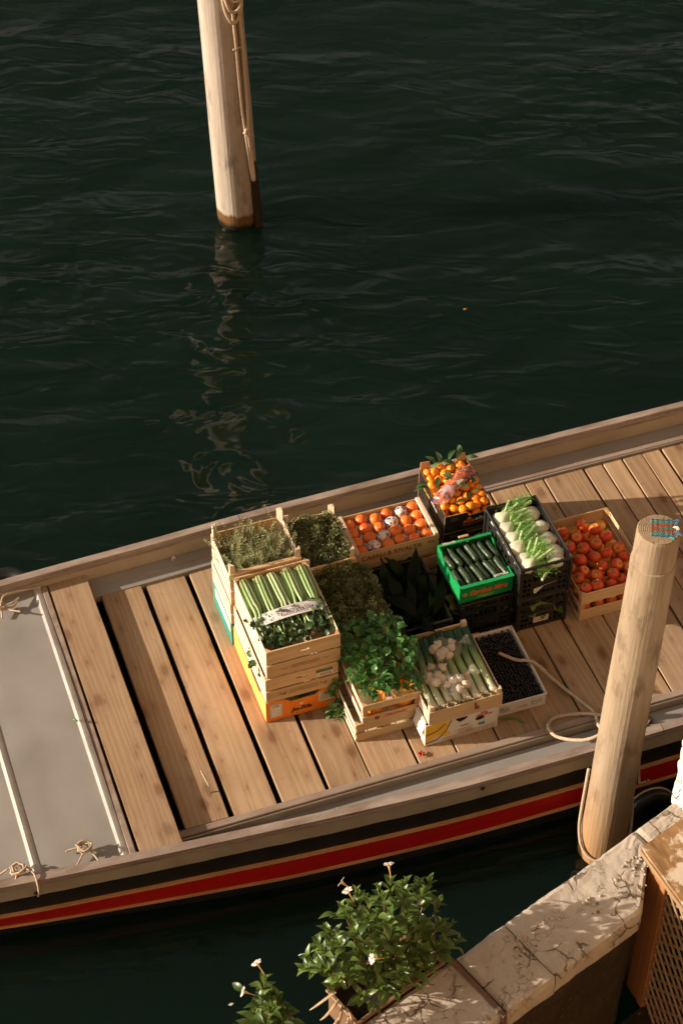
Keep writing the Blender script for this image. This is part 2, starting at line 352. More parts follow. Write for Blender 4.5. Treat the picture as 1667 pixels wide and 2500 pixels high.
for ctrl, side, zt, nm in ((NEAR, -1, ZN, 'near'), (FAR, 1, ZF, 'far')):
    d = zt - 0.45
    bpart('hull_side', sweep(ctrl, side, [(0, zt-.012, 0), (0, .33, 1), (0, .2, 1), (0, .08, 1), (0, 0, 1), (0, -.3, 1), (-.04, -.3, 1), (-.04, 0, 0), (-.035, zt-.012, 0)]), M['black'])
    ragged = lambda s, j: (0.006 * noise.noise(Vector((s*6, 1.3, 0))) + 0.003 * noise.noise(Vector((s*25, 4, 0)))) if j in (1, 2) else 0
    bpart('topside_band', sweep(ctrl, side, [(.005, zt-.006, 0), (.005, .328+d, 1), (.001, .328+d, 1), (.001, zt-.006, 0)], n=260, jit=ragged), M['grey_side'])
    bpart('red_band', sweep(ctrl, side, [(.006, .192+d, 1), (.008, .14+d, 1), (.006, .088+d, 1), (.001, .088+d, 1), (.001, .192+d, 1)]), M['red'])
    for zz in (.202, .078):
        bpart('rubbing_strip', sweep(ctrl, side, [(.0, zz+.011+d, 1), (.012, zz+.009+d, 1), (.017, zz+d, 1), (.012, zz-.009+d, 1), (.0, zz-.011+d, 1)]), M['tan'])
    # cap rail, in lengths with joints
    cuts = (-2.4, -.3, 2.0 if side > 0 else 3.57, 3.15 if side > 0 else 5.0, 5.2 if side > 0 else 6.0, 7.0)
    for a, b in zip(cuts[:-1], cuts[1:]):
        wob = lambda s, j: 0.0012 * noise.noise(Vector((s*9, j, side)))
        bpart('gunwale_cap', sweep(ctrl, side, [(.012, zt-.008, 0), (.010, zt+.008, 0), (-.034, zt+.010, 0), (-.038, zt-.010, 0)], a+.002, b-.002, 40, wob), M['cap'])
        bpart('cap_bead', sweep(ctrl, side, [(.0145, zt-.024, 0), (.0145, zt-.012, 0), (.004, zt-.0105, 0), (.004, zt-.024, 0)] if side < 0 else
                                [(-.041, zt-.026, 0), (-.041, zt-.014, 0), (-.052, zt-.014, 0), (-.052, zt-.026, 0)][::-1], a+.002, b-.002, 40), M['cap'])
# far bulwark inside face, waterways, coamings
bpart('bulwark_face', sweep(FAR, 1, [(-.036, ZF-.012, 0), (-.036, .30, 0), (-.049, .30, 0), (-.046, ZF-.012, 0)]), M['grey_side'])
bpart('waterway', sweep(FAR, 1, [(-.05, .385, 0), (-.05, .33, 0), (-.17, .33, 0), (-.17, .374, 0)], .9), M['grey'], label='grey waterway along the far gunwale')
bpart('waterway', sweep(NEAR, -1, [(-.036, .325, 0), (-.036, .30, 0), (-.20, .30, 0), (-.20, .328, 0)], .9), M['grey'], label='grey waterway along the near gunwale')
CN = [(.9, 5.535), (7, 5.535)]; CF = [(.9, 7.262), (7, 7.262)]
def straight(t0, t1, z0, z1, s0=.9, s1=6.6):
    mb = MB(); mb.cbox(s0-S0, s1-S0, t0-T0, t1-T0, z0, z1, .004); return mb
bpart('coaming', straight(5.522, 5.562, .25, .382, .9, 6.6), M['trim'])
bpart('coaming_face', straight(5.512, 5.5215, .25, .372, .9, 6.6), M['grey_side'])
bpart('coaming', straight(7.243, 7.285, .25, .380, .9, 6.6), M['trim'])
mb = MB(); mb.box(.88-S0, 6.6-S0, 5.56-T0, 7.25-T0, -.02, .02); bpart('hold_floor', mb, M['dark'])
mb = MB(); mb.box(6.55-S0, 7.0-S0, 5.45-T0, 7.25-T0, .30, .42); bpart('aft_deck', mb, M['grey'])
mb = MB(); mb.box(6.97-S0, 7.02-S0, 5.44-T0, 7.26-T0, -.3, .46); bpart('transom', mb, M['black'])
for ss in (1.5, 2.6, 3.7, 4.8, 5.9):
    mb = MB(); mb.box(ss-S0-.04, ss-S0+.04, 5.563-T0, 7.242-T0, .22, .318); bpart('deck_beam', mb, M['crate_post'])
# deck planks
edges = [(1.162,1.384),(1.410,1.630),(1.657,1.882),(1.902,2.114),(2.121,2.366),(2.376,2.574),(2.582,2.80),(2.808,3.02),(3.027,3.262),(3.270,3.428),(3.438,3.642),
         (3.650,3.757),(3.766,4.006),(4.018,4.128),(4.135,4.250),(4.258,4.376),(4.383,4.494),(4.505,4.74),(4.748,4.97),(4.978,5.21),(5.218,5.44),(5.448,5.68),(5.688,5.9),(5.908,6.13),(6.138,6.36),(6.368,6.54)]
def plank(s0, s1, t0, t1, z0, z1, skew=0.0, name='deck_plank', **kw):
    w2, l2 = (s1-s0)/2, (t1-t0)/2; n = 12; mb = MB(); vs = []; fs = []; c = .004; sd = R(0, 99)
    for i in range(n + 1):
        y = -l2 + 2*l2*i/n; e = 0.0025
        xl = -w2 + e*noise.noise(Vector((y*4, sd, 0))); xr = w2 + e*noise.noise(Vector((y*4, sd, 7)))
        zz = (z1 - z0)/2; dz = .0015 * noise.noise(Vector((y*2, sd, 3)))
        vs += [(xl, y, -zz), (xr, y, -zz), (xr, y, zz-c+dz), (xr-c, y, zz+dz), (xl+c, y, zz+dz), (xl, y, zz-c+dz)]
    for i in range(n):
        for j in range(6): a, b = i*6+j, i*6+(j+1) % 6; fs.append((a, b, b+6, a+6))
    fs += [tuple(reversed(range(6))), tuple(n*6+j for j in range(6))]
    fs = [tuple(reversed(f)) for f in fs]
    mb.add(vs, fs)
    return tag(link(name, mb.mesh(name, M['plank']), boat, L((s0+s1)/2, (t0+t1)/2, (z0+z1)/2), skew), **kw)
for i, (a, b) in enumerate(edges):
    plank(a, b, 5.572 + R(-.004, .004), 7.236 + R(-.004, .002), .325 + (.008 if i == 0 else 0), .36 + R(-.002, .002) + (.008 if i == 0 else 0), R(-.003, .003))
plank(.907, 1.118, 5.462, 7.338, .386, .432, .004, label='loose raised plank lying across both gunwales beside the foredeck')
for tt in (5.5, 7.27):   # blocks that carry the raised plank
    mb = MB(); mb.box(.95-S0, 1.08-S0, tt-.04-T0, tt+.04-T0, .36, .3855); bpart('plank_block', mb, M['trim'])
# foredeck
def foredeck():
    mb = MB(); ns, ntt = 60, 24; vs = []; fs = []
    for i in range(ns + 1):
        s = -2.3 + (0.862 + 2.3) * i / ns; a = interp(NEAR, s) + .037; b = interp(FAR, s) - .045
        for j in range(ntt + 1):
            t = a + (b - a) * j / ntt
            z = .432 + .008 * sin(pi * j / ntt) + .004 * noise.noise(Vector((s*5, t*1.1, 2))) + .002 * noise.noise(Vector((s*14, t*2, 5)))
            vs.append(L(s, t, z))
    for i in range(ns):
        for j in range(ntt): a = i*(ntt+1)+j; fs.append((a, a+ntt+1, a+ntt+2, a+1))
    return mb.add(vs, fs)
fd = bpart('foredeck', foredeck(), M['grey'], smooth=True, label='plain grey painted foredeck')
def cross_batten(name, s0, s1, h0, h1, mat, k=1.0):
    a = interp(NEAR, s0) + .04; b = interp(FAR, s0) - .05; mb = MB(); vs = []; fs = []; n = 30
    for j in range(n + 1):
        t = a + (b-a)*j/n; z = .432 + .008*sin(pi*j/n); x = (s1-s0)
        for (f, h) in ((0, -.012), (.0, h0*.3), (.35, h0), (.7, h1), (1, h1*.4), (1, -.012)): vs.append(L(s0 + f*x, t, z+h))
    for j in range(n):
        for q in range(6): c, d = j*6+q, j*6+(q+1) % 6; fs.append((c, d, d+6, c+6))
    fs += [tuple(reversed(range(6))), tuple(n*6+q for q in range(6))]
    o = link(name, mb.add(vs, [tuple(reversed(f)) for f in fs]).mesh(name, mat), fd); return o
cross_batten('batten', .405, .448, .012, .008, M['litridge']); cross_batten('batten', .822, .862, .009, .006, M['litridge'])
mb = MB(); mb.cbox(.864-S0, .896-S0, interp(NEAR, .88)+.04-T0, interp(FAR, .88)-.05-T0, .2, .437, .004); bpart('foredeck_trim', mb, M['trim'])
# nail heads along trims (tiny, many)
mb = MB()
def nailhead(s, t, z, r=.0032):
    mb.lathe([(r, 0), (r*.6, r*.5)], 6, 0, Matrix.Translation(L(s, t, z)))
s = .2
while s < 5.2:
    nailhead(s + R(-.03, .03), interp(NEAR, s) + .011 + R(-.004, .004), ZN + .009); nailhead(s + R(-.03, .03), interp(FAR, s) - .011, ZF + .009)
    if s > .95: nailhead(s + R(-.03, .03), 5.542, .382); nailhead(s + .05, 7.264, .380)
    s += R(.09, .2)
t = 5.55
while t < 7.25: nailhead(.88, t, .437); t += R(.07, .16)
bpart('nail_heads', mb, M['nail'], kind='stuff')
# cleats / eyes / scuppers on the boat
def cleat(s, t, z, h=.045, mat=None):
    mb = MB(); mb.tube(smooth_path([(-.006, 0, 0), (-.008, 0, h*.6), (0, 0, h), (.009, 0, h*.7), (.008, 0, 0)], 4), .0045, 6)
    mb.box(-.016, .016, -.009, .009, -.002, .003); link('cleat', mb.mesh('cleat', mat or M['white'], True), boat, L(s, t, z), R(0, 1))
cleat(1.60, 5.45, .327); cleat(1.60, 7.30, .354, .05)
def ring(s, t, z, mat, r=.022):
    mb = MB(); mb.tube([(r*cos(2*pi*k/14), r*sin(2*pi*k/14)*.8, .004) for k in range(15)], .005, 5, caps=False)
    mb.tube(smooth_path([(-r-.004, -.012, 0), (-r, 0, .022), (-r-.004, .014, 0)], 4), .005, 5)
    link('mooring_eye', mb.mesh('mooring_eye', mat, True), boat, L(s, t, z), R(0, 2))
ring(3.97, 7.33, .356, M['iron']); ring(3.58, 5.47, .328, M['iron'])
def port(s, t, z, side, r=.011):
    mb = MB(); mb.tube([(r*cos(2*pi*k/14), 0, r*sin(2*pi*k/14)) for k in range(15)], .003, 5, caps=False)
    mb.lathe([(r, 0), (r, .002)], 12, 1, Matrix.Rotation(pi/2, 4, 'X'))
    link('drain_hole', mb.mesh('drain_hole', [M['iron'], M['dark']]), boat, L(s, t, z))
port(2.535, 7.338, .42, 1, .012); port(2.6, interp(NEAR, 2.6)-.008, .40, -1); port(.40, interp(NEAR, .4)-.008, .36, -1)
# small things lying on the boat
def stick(name, label, cat, pts, r, mat, loc):
    mb = MB(); mb.tube(pts, r, 6); return tag(link(name, mb.mesh(name, mat, True), None, loc, A), label, cat)
M['twig'] = simple('bleached twig', (0.55, 0.45, 0.32), (0.4, 0.3, 0.2), 60, (1, .1, 1), bump=0.4)
M['reed'] = simple('dry reed', (0.55, 0.38, 0.2), (0.42, 0.27, 0.13), 40, bump=0.3)
stick('twig', 'pale dry twig lying on the shaded deck plank', 'twig', smooth_path([(-.012, .075, .006), (-.006, .03, .007), (0, -.035, .006)], 3), [.0055]*7, M['twig'], W(1.345, 5.81, .36))
stick('twig', 'short brown bark piece beside the pale twig', 'twig', smooth_path([(-.03, .0, .006), (0, .006, .008), (.035, -.004, .006)], 3), [.002, .004, .006, .006, .006, .005, .003], M['iron'], W(1.352, 5.735, .36))
stick('reed', 'dry straw stalk on the far waterway', 'reed', [(-.05, -.02, .006), (0, .002, .007), (.055, .03, .006)], [.004, .006, .004], M['reed'], W(3.72, 7.29, .356))
M['bean'] = simple('green bean skin', (0.10, 0.22, 0.05), (0.07, 0.16, 0.03), 40, rough=.4)
stick('green_bean', 'green bean dropped on the near waterway', 'bean', smooth_path([(-.012, .02, .006), (0, .0, .007), (.016, -.022, .006)], 3), [.002, .004, .005, .005, .005, .004, .002], M['bean'], W(1.915, 5.455, .33))
stick('leek_trimming', 'green leek trimming on the deck beside the white carton', 'leek trimming', smooth_path([(-.06, .03, .005), (0, .02, .006), (.05, -.03, .004)], 3), [.003, .006, .008, .008, .007, .005, .002], M['bean'], W(2.92, 5.66, .36))
stick('splinter', 'thin white wood splinter on the shaded deck', 'splinter', [(-.006, .025, .004), (.006, -.02, .004)], .005, M['white'], W(3.20, 5.93, .36))
stick('leaf_scrap', 'small curled leaf on the foredeck edge', 'leaf', smooth_path([(-.012, .012, .004), (0, 0, .007), (.012, -.014, .004)], 3), [.001, .003, .005, .006, .005, .003, .001], M['bean'], W(.815, 6.33, .455))
M['petal'] = simple('dark red petal', (0.45, 0.05, 0.03), (0.3, 0.03, 0.02), 40)
mb = MB()
for k in range(5):
    a = k*1.3; mb.tube(smooth_path([(0, 0, .004), (.012*cos(a), .012*sin(a), .014), (.02*cos(a), .02*sin(a), .010)], 3), [.003, .005, .006, .007, .006, .004, .002], 5, flat=.35)
tag(link('pepper_scrap', mb.mesh('pepper_scrap', M['petal'], True), None, W(2.40, 5.62, .36), .4), 'crumpled dark red scrap on the deck before the white carton', 'scrap')
mb = MB()
mb.lathe([(.004, 0), (.011, .003), (.012, .009), (.007, .013)], 8)
M['capgreen'] = simple('green bottle cap', (0.01, 0.4, 0.18), None, 20, rough=.4, bump=0)
tag(link('bottle_cap', mb.mesh('bottle_cap', M['capgreen'], True), None, W(3.40, 5.385, .327)), 'bright green bottle cap on the near waterway behind the post', 'bottle cap')

# ropes
def rope(name, label, pts, r=.008, sub=7, mat='rope', n=7, cat='rope', extra=None):
    mb = MB(); c = Vector(pts[0])
    mb.tube([p - c for p in smooth_path(pts, sub)], r, n)
    for e in (extra or []): mb.tube([p - c for p in smooth_path(e, sub)], r, n)
    return tag(link(name, mb.mesh(name, M[mat], True), None, c), label, cat)
def Ws(l): return [W(*p) for p in l]
rope('mooring_line', 'thick pale rope lying over the berries and looping to the near post', Ws([
    (2.985,6.03,.462),(3.05,5.96,.462),(3.125,5.915,.466),(3.19,5.86,.40),(3.24,5.78,.372),(3.29,5.67,.37),(3.315,5.56,.392),(3.30,5.48,.40),(3.27,5.40,.47),(3.24,5.36,.475),(3.16,5.385,.44),(3.075,5.47,.40),(3.055,5.54,.40),(3.10,5.60,.375),(3.17,5.605,.372),(3.25,5.575,.39),(3.33,5.53,.40),(3.42,5.50,.35)]), .0095)
bundle = []
for k in range(6):
    a = k * 1.1; bundle.append(Ws([(3.36, 5.46, .345), (3.42+.02*cos(a), 5.47+.03*sin(a), .352+.004*k), (3.49, 5.455+.02*cos(a), .345), (3.55, 5.42, .34)]))
rope('rope_bundle', 'thin slack cord bundle on the waterway behind the near post', bundle[0], .0035, 5, extra=bundle[1:])
def knot(name, label, s, t, z, sz, seed, tails):
    rr = random.Random(seed); loops = []
    for q in range(4):
        p = []; ph = rr.uniform(0, 6)
        for k in range(9):
            a = ph + k * 2*pi/8; rad = sz * rr.uniform(.5, 1.1)
            p.append(W(s + rad*cos(a), t + rad*sin(a)*.8, z + .012 + sz*.9*abs(sin(a*.5+q)) * rr.uniform(.5, 1)))
        loops.append(p)
    loops += [Ws(tl) for tl in tails]
    return rope(name, label, loops[0], .0048, 6, extra=loops[1:])
knot('knotted_rope', 'tangled cord knot standing alone on the foredeck by the near gunwale', .665, 5.56, .446, .036, 3,
     [[(.665,5.56,.46),(.64,5.52,.452),(.60,5.475,.45)], [(.67,5.55,.48),(.70,5.52,.455),(.715,5.475,.448)], [(.66,5.57,.465),(.60,5.58,.455),(.58,5.575,.452)]])
knot('knotted_rope', 'frayed rope bundle tied through the near topside at the bow', .345, 5.545, .446, .04, 8,
     [[(.36,5.55,.47),(.405,5.50,.475),(.412,5.45,.455),(.41,5.436,.40),(.405,5.44,.36)], [(.30,5.56,.47),(.25,5.55,.455),(.20,5.53,.452)], [(.36,5.56,.47),(.40,5.53,.46),(.40,5.49,.45)], [(.34,5.55,.48),(.32,5.50,.455),(.28,5.49,.452)]])
knot('knotted_rope', 'cut rope ends splayed on the foredeck beside the far bulwark', .63, 7.19, .446, .03, 5,
     [[(.63,7.19,.47),(.70,7.20,.475),(.735,7.225,.47)], [(.63,7.19,.47),(.69,7.18,.46),(.725,7.215,.465)], [(.63,7.19,.46),(.685,7.145,.47),(.72,7.12,.475)], [(.63,7.19,.48),(.66,7.25,.485),(.74,7.27,.47),(.86,7.275,.455)], [(.63,7.19,.46),(.62,7.13,.452)]])
# tyres
def tyre(label, loc, rot, r=.20, w_=.07):
    t = thing('tyre_fender', label, 'tyre', loc, 0); t.rotation_euler = rot
    mb = MB(); n = 36; prof = [(r-.075, -.03), (r-.03, -w_), (r-.008, -w_*.8), (r, -.03), (r, .03), (r-.008, w_*.8), (r-.03, w_), (r-.075, .03)]
    vs = []; fs = []; m = len(prof)
    for i in range(n):
        a = 2*pi*i/n
        for (q, z) in prof: vs.append((q*cos(a), q*sin(a), z))
    for i in range(n):
        for j in range(m):
            a, b = i*m+j, i*m+(j+1) % m; a2, b2 = ((i+1) % n)*m+j, ((i+1) % n)*m+(j+1) % m; fs.append((a, b, b2, a2))
    link('tread', mb.add(vs, [tuple(reversed(f)) for f in fs]).mesh('tread', M['blackplastic'], True), t)
    mb = MB(); mb.tube([((r+.004)*cos(a*pi/14), (r+.004)*sin(a*pi/14), 0.0) for a in range(29)], .006, 5, caps=False); link('hanging_cord', mb.mesh('cord', M['rope'], True), t)
    return t
tyre('black tyre fender hanging over the far side at the bow', W(.70, 7.50, .24), (0, 0, A), .15, .06)
tf = tyre('black tyre fender hung from the near hull behind the post', W(3.50, 5.19, -.03), (radians(80), 0, A), .13, .05)
rope('fender_line', 'thin doubled cord holding the tyre fender at the near hull', Ws([(3.44,5.29,.32),(3.445,5.275,.25),(3.45,5.262,.2),(3.455,5.255,.12),(3.46,5.21,.19)]), .004, 4, extra=[Ws([(3.455,5.29,.32),(3.452,5.275,.24),(3.448,5.262,.2),(3.465,5.252,.12),(3.48,5.21,.19)])])

# ================================================================== MOORING POSTS
def postmat(name, c1, c2, wet, wet_z, low=None, low_z=0):
    k = NT(name); vec = k.mapped((1, 1, .12), False); g = k.noise(vec, 16, 5, .6, .3); fine = k.noise(k.mapped((1, 1, .05), False), 90, 3)
    col = k.mix(k.ramp(k.math('ADD', k.math('MULTIPLY', g, .7), k.math('MULTIPLY', fine, .3)), .35, .68), c1, c2)
    st = k.ramp(k.noise(k.mapped((1, 1, .4), False), 9, 5, .65), .54, .68); col = k.mix(k.math('MULTIPLY', st, .6), col, tuple(x*.4 for x in c2))
    sep = k.n('ShaderNodeSeparateXYZ'); k.l(k.tc.outputs['Object'], sep.inputs[0]); z = sep.outputs[2]
    if low: col = k.mix(k.ramp(k.math('ADD', z, k.math('MULTIPLY', g, .5)), low_z, low_z - .8), col, low)
    zz = k.math('ADD', z, k.math('MULTIPLY', k.math('SUBTRACT', g, .5), .10))
    wm = k.ramp(zz, wet_z + .012, wet_z - .012); col = k.mix(wm, col, wet)
    col = k.mix(k.ramp(zz, .06 if wet_z > 0 else -.2, .02 if wet_z > 0 else -.3), col, (0.012, 0.01, 0.007))
    rough = k.math('MULTIPLY_ADD', wm, -.45, .8)
    nrm = k.bump(k.math('ADD', g, fine), .5, .004)
    return k.done(col, rough, nrm, .3)
M['farpost'] = postmat('bleached post wood', (0.42, 0.36, 0.30), (0.30, 0.24, 0.185), (0.13, 0.07, 0.028), .115)
M['nearpost'] = postmat('round post wood', (0.33, 0.255, 0.175), (0.215, 0.15, 0.09), (0.2, 0.1, 0.035), -.05, (0.33, 0.175, 0.065), .95)
M['wetwood'] = simple('dark wet timber', (0.03, 0.02, 0.011), (0.05, 0.03, 0.014), 12, (1, 1, .2), rough=.35, bump=.4)
def shaft(rings, n=28, facet=0.0, seed=0, wob=.006):
    # rings: (x, y, z, r)
    mb = MB(); vs = []; fs = []
    for (x, y, z, r) in rings:
        for k in range(n):
            a = 2*pi*k/n; q = 1 + wob/.12 * noise.noise(Vector((cos(a)*1.4 + seed, sin(a)*1.4, z*1.1)))
            if facet: q *= 1 - facet * (0.5 + .5*cos(a*9 + 2*noise.noise(Vector((z*.9, seed, 1)))))
            vs.append((x + r*q*cos(a), y + r*q*sin(a), z))
    m = len(rings)
    for i in range(m - 1):
        for k in range(n): k2 = (k+1) % n; fs.append((i*n+k, i*n+k2, (i+1)*n+k2, (i+1)*n+k))
    fs += [tuple(reversed(range(n))), tuple((m-1)*n+k for k in range(n))]
    return mb.add(vs, fs)
fp = thing('mooring_post', 'pale weathered mooring post standing alone in open water', 'mooring post', (-.70, 10.99, 0))
def fax(z): return (-.035*z, -.01*z)
link('shaft', shaft([(fax(z)[0], fax(z)[1], z, .152 - .0065*z) for z in [-1 + .11*i for i in range(42)]], 36, .022, 3, .005).mesh('shaft', M['farpost']), fp)
mb = MB(); mb.tube([(fax(z)[0] + .122 + .012*(1-z), fax(z)[1] - .085, z) for z in (-.9, -.3, 0, .3, .52)], [.034, .034, .033, .03, .026], 8)
link('side_batten', mb.mesh('side_batten', M['wetwood']), fp)
mb = MB(); mb.tube([(fax(z)[0] + .118, fax(z)[1] - .075, z) for z in (.45, .9, 1.5, 2.1, 2.8, 3.4)], .022, 7); link('side_pole', mb.mesh('side_pole', M['farpost']), fp)
def FPp(a, z, out=.012):   # point on the far post's skin; a = angle from camera side towards right
    r = .152 - .0065*z + out; ax = fax(z); return Vector((-.70 + ax[0] + r*sin(a), 10.99 + ax[1] - r*cos(a), z))
rope('hanging_rope', 'long pale rope hanging in a knotted loop down the far post', [FPp(.58, 1.70), FPp(.60, 1.45), FPp(.60, 1.2), FPp(.62, .95), FPp(.66, .80, .018), FPp(.72, .6, .02), FPp(.82, .40, .02)], .0115, 6, extra=[
    [FPp(.82, .40, .02), FPp(.84, .42, .03), FPp(.80, .6, .03), FPp(.74, .74, .03), FPp(.80, .95, .03), FPp(.86, 1.2, .02), FPp(.88, 1.45, .02), FPp(.85, 1.7, .02)],
    [FPp(.60, .80, .02), FPp(.72, .77, .035), FPp(.80, .80, .02), FPp(.68, .82, .03), FPp(.60, .79, .03)]])
coil = []
for q in range(4):
    coil.append([FPp(.62 + (.42 - .06*q)*sin(2*pi*k/12 + q*.3), 1.82 + .05*q + (.21 - .03*q)*cos(2*pi*k/12 + q*.3), .02 + .012*q + .008*sin(k*2)) for k in range(13)])
rope('rope_coil', 'coiled pale rope hung near the top of the far post', coil[0], .011, 5, extra=coil[1:])
mb = MB(); mb.tube([FPp(.45 + .1*k, 1.42, .008) - FPp(.45, 1.42) for k in range(7)], .009, 6)
tag(link('rope_strap', mb.mesh('rope_strap', M['rope'], True), None, FPp(.45, 1.42)), 'short rope band strapped round the far post above the hanging loop', 'rope')

NP = Vector((1.30, 5.79, 0)); NZ = 2.29
npst = thing('mooring_post', 'stout round timber post in the foreground with flat sawn top', 'mooring post', NP)
def nax(z): return (.014*z, .004*z)
rings = [(nax(z)[0], nax(z)[1], z, .116 - .0085*z) for z in [-1 + .08*i for i in range(39)]]
rings = [r for r in rings if r[2] < NZ - .20] + [(nax(z)[0], nax(z)[1], z, r) for z, r in ((NZ-.195, .1005), (NZ-.183, .1005), (NZ-.178, .0945), (NZ-.1, .0945), (NZ-.02, .0935), (NZ-.004, .092), (NZ, .089))]
ns = link('shaft', shaft(rings, 32, 0, 9, .005).mesh('shaft', M['nearpost'], False), npst)
def endgrain():
    k = NT('sawn end grain'); sep = k.n('ShaderNodeSeparateXYZ'); k.l(k.tc.outputs['Object'], sep.inputs[0])
    r = k.math('SQRT', k.math('ADD', k.math('POWER', sep.outputs[0], 2), k.math('POWER', sep.outputs[1], 2)))
    nz = k.noise(k.mapped((1, 1, 1), False), 18, 4)
    rg = k.math('SINE', k.math('MULTIPLY_ADD', r, 700, k.math('MULTIPLY', nz, 9)))
    ang = k.math('ARCTAN2', sep.outputs[1], sep.outputs[0])
    cv = k.n('ShaderNodeCombineXYZ'); k.l(k.math('MULTIPLY', ang, 5), cv.inputs[0]); k.l(k.math('MULTIPLY', r, 9), cv.inputs[1])
    rad = k.ramp(k.noise(cv.outputs[0], 2.2, 3, .6), .57, .70)
    col = k.mix(k.ramp(k.math('MULTIPLY_ADD', rg, .2, nz), .25, .85), (0.36, 0.27, 0.17), (0.21, 0.14, 0.075))
    col = k.mix(k.math('MULTIPLY', rad, .75), col, (0.07, 0.04, 0.02))
    return k.done(col, .85, k.bump(k.math('SUBTRACT', k.math('MULTIPLY', rg, .15), rad), .7, .004), .2)
mb = MB(); mb.lathe([(.088, 0), (.088, .0035), (.0865, .005)], 32); link('sawn_top', mb.mesh('sawn_top', endgrain()), npst, (nax(NZ)[0], nax(NZ)[1], NZ))
def NPp(a, z, out=.008): r = .116 - .0085*z + out; ax = nax(z); return Vector((NP.x + ax[0] + r*sin(a), NP.y + ax[1] - r*cos(a), z))
rope('post_rope', 'pale rope running down the left of the near post and round its foot', [NPp(-1.75, .62, .012), NPp(-1.72, .45, .012), NPp(-1.68, .30, .012), NPp(-1.5, .19, .012), NPp(-1.1, .11, .012), NPp(-.6, .07, .012), NPp(0, .06, .012), NPp(.6, .09, .012), NPp(1.15, .15, .012), NPp(1.6, .26, .012), NPp(1.9, .36, .012)], .0085, 6)
# crochet net patch on the post top
net = thing('net_patch', 'small red and teal knotted net patch lying on the near post top', 'net', (NP.x + nax(NZ)[0] + .012, NP.y + nax(NZ)[1] + .006, NZ + .0068), radians(-6))
cols = {'teal': simple('teal twine', (0.05, 0.26, 0.21), (0.03, 0.18, 0.16), 200, bump=.5), 'red': simple('red twine', (0.42, 0.09, 0.05), (0.3, 0.06, 0.03), 200, bump=.5), 'blue': simple('blue twine', (0.04, 0.16, 0.30), (0.03, 0.1, 0.2), 200, bump=.5), 'white': M['white']}
for i in range(11):
    mb = MB(); y = -.048 + i*.0096; c = 'blue' if i in (0, 10) else ('red' if i in (3, 4, 6, 7) else 'teal')
    for ph in (0, pi): mb.tube([(-.046 + k*.0046, y + .0028*sin(k*1.25 + ph + i*pi/2), .0012*cos(k*1.25)) for k in range(21)], .0016, 4)
    link('net_row', mb.mesh('net_row', cols[c], True), net)
for c, pts in (('blue', [(.046,.045,0),(.06,.05,.004),(.062,.035,.003),(.054,.02,0)]), ('blue', [(.05,-.02,0),(.065,-.03,.003),(.078,-.04,0)]), ('white', [(.046,.01,0),(.058,.004,.004),(.066,-.006,0)]), ('teal', [(.03,-.05,0),(.045,-.062,.003),(.04,-.07,0)])):
    mb = MB()
    for q in range(4): mb.tube([(x + .003*q, y + .002*sin(q*3 + x*90), z + .001*q) for x, y, z in [tuple(p) for p in smooth_path(pts, 4)]], .0016, 4)
    link('loose_end', mb.mesh('loose_end', cols[c], True), net)

# ================================================================== QUAY, WALL, TRELLIS
WD = Vector((.985, .78, 0)).normalized(); WN = Vector((-WD.y, WD.x, 0)); WA = math.atan2(WD.y, WD.x)   # along the wall, and out over the water
WO = Vector((.466, 4.4126, 0)); ZW = 1.2
def stonemat(name, c1, c2, crack=True, scale=1.0):
    k = NT(name); v = k.mapped((1, 1, 1)); n1 = k.noise(v, 9*scale, 6, .65); n2 = k.noise(v, 60, 4, .6)
    col = k.mix(k.ramp(n1, .3, .7), c1, c2)
    h = k.math('ADD', k.math('MULTIPLY', n1, .35), k.math('MULTIPLY', n2, .12))
    if crack:
        w_ = k.n('ShaderNodeVectorMath', operation='ADD'); nn = k.n('ShaderNodeTexNoise'); k.l(v, nn.inputs['Vector']); nn.inputs['Scale'].default_value = 14; nn.inputs['Detail'].default_value = 5
        sc = k.n('ShaderNodeVectorMath', operation='SCALE'); k.l(nn.outputs['Color'], sc.inputs[0]); sc.inputs['Scale'].default_value = .085
        k.l(v, w_.inputs[0]); k.l(sc.outputs[0], w_.inputs[1])
        vo = k.n('ShaderNodeTexVoronoi', feature='DISTANCE_TO_EDGE'); k.l(w_.outputs[0], vo.inputs['Vector']); vo.inputs['Scale'].default_value = 8
        gate = k.ramp(k.noise(v, 4.5, 4, .6), .47, .56)
        wd = k.math('MULTIPLY', vo.outputs['Distance'], k.math('MULTIPLY_ADD', n1, -1.2, 1.5))
        ck = k.math('MULTIPLY', k.ramp(wd, .035, .008), gate)
        vo2 = k.n('ShaderNodeTexVoronoi', feature='DISTANCE_TO_EDGE'); k.l(w_.outputs[0], vo2.inputs['Vector']); vo2.inputs['Scale'].default_value = 31
        ck2 = k.math('MULTIPLY', k.ramp(vo2.outputs['Distance'], .03, .005), k.ramp(k.noise(v, 8, 3), .55, .64))
        ck = k.math('MAXIMUM', ck, k.math('MULTIPLY', ck2, .8))
        col = k.mix(k.math('MULTIPLY', ck, .85), col, (0.10, 0.065, 0.035))
        h = k.math('SUBTRACT', h, k.math('MULTIPLY', ck, 1.2))
    pit = k.ramp(k.noise(v, 42, 2), .66, .74); col = k.mix(k.math('MULTIPLY', pit, .5), col, (0.2, 0.14, 0.08))
    return k.done(col, .85, k.bump(h, .8, .009), .2)
M['stone'] = stonemat('cracked pale stone', (0.46, 0.40, 0.335), (0.36, 0.30, 0.24))
M['render'] = stonemat('white lime render', (0.74, 0.68, 0.60), (0.62, 0.55, 0.46), True, 2.0)
M['brickside'] = stonemat('weathered wall side darkened for shade', (0.055, 0.038, 0.022), (0.03, 0.02, 0.012), False)  # base colour darkened to carry the deep shade below the coping
wall = thing('stone_wall', 'cracked pale stone parapet wall crossing the lower right corner', 'wall', WO + Vector((0, 0, 0)), WA)
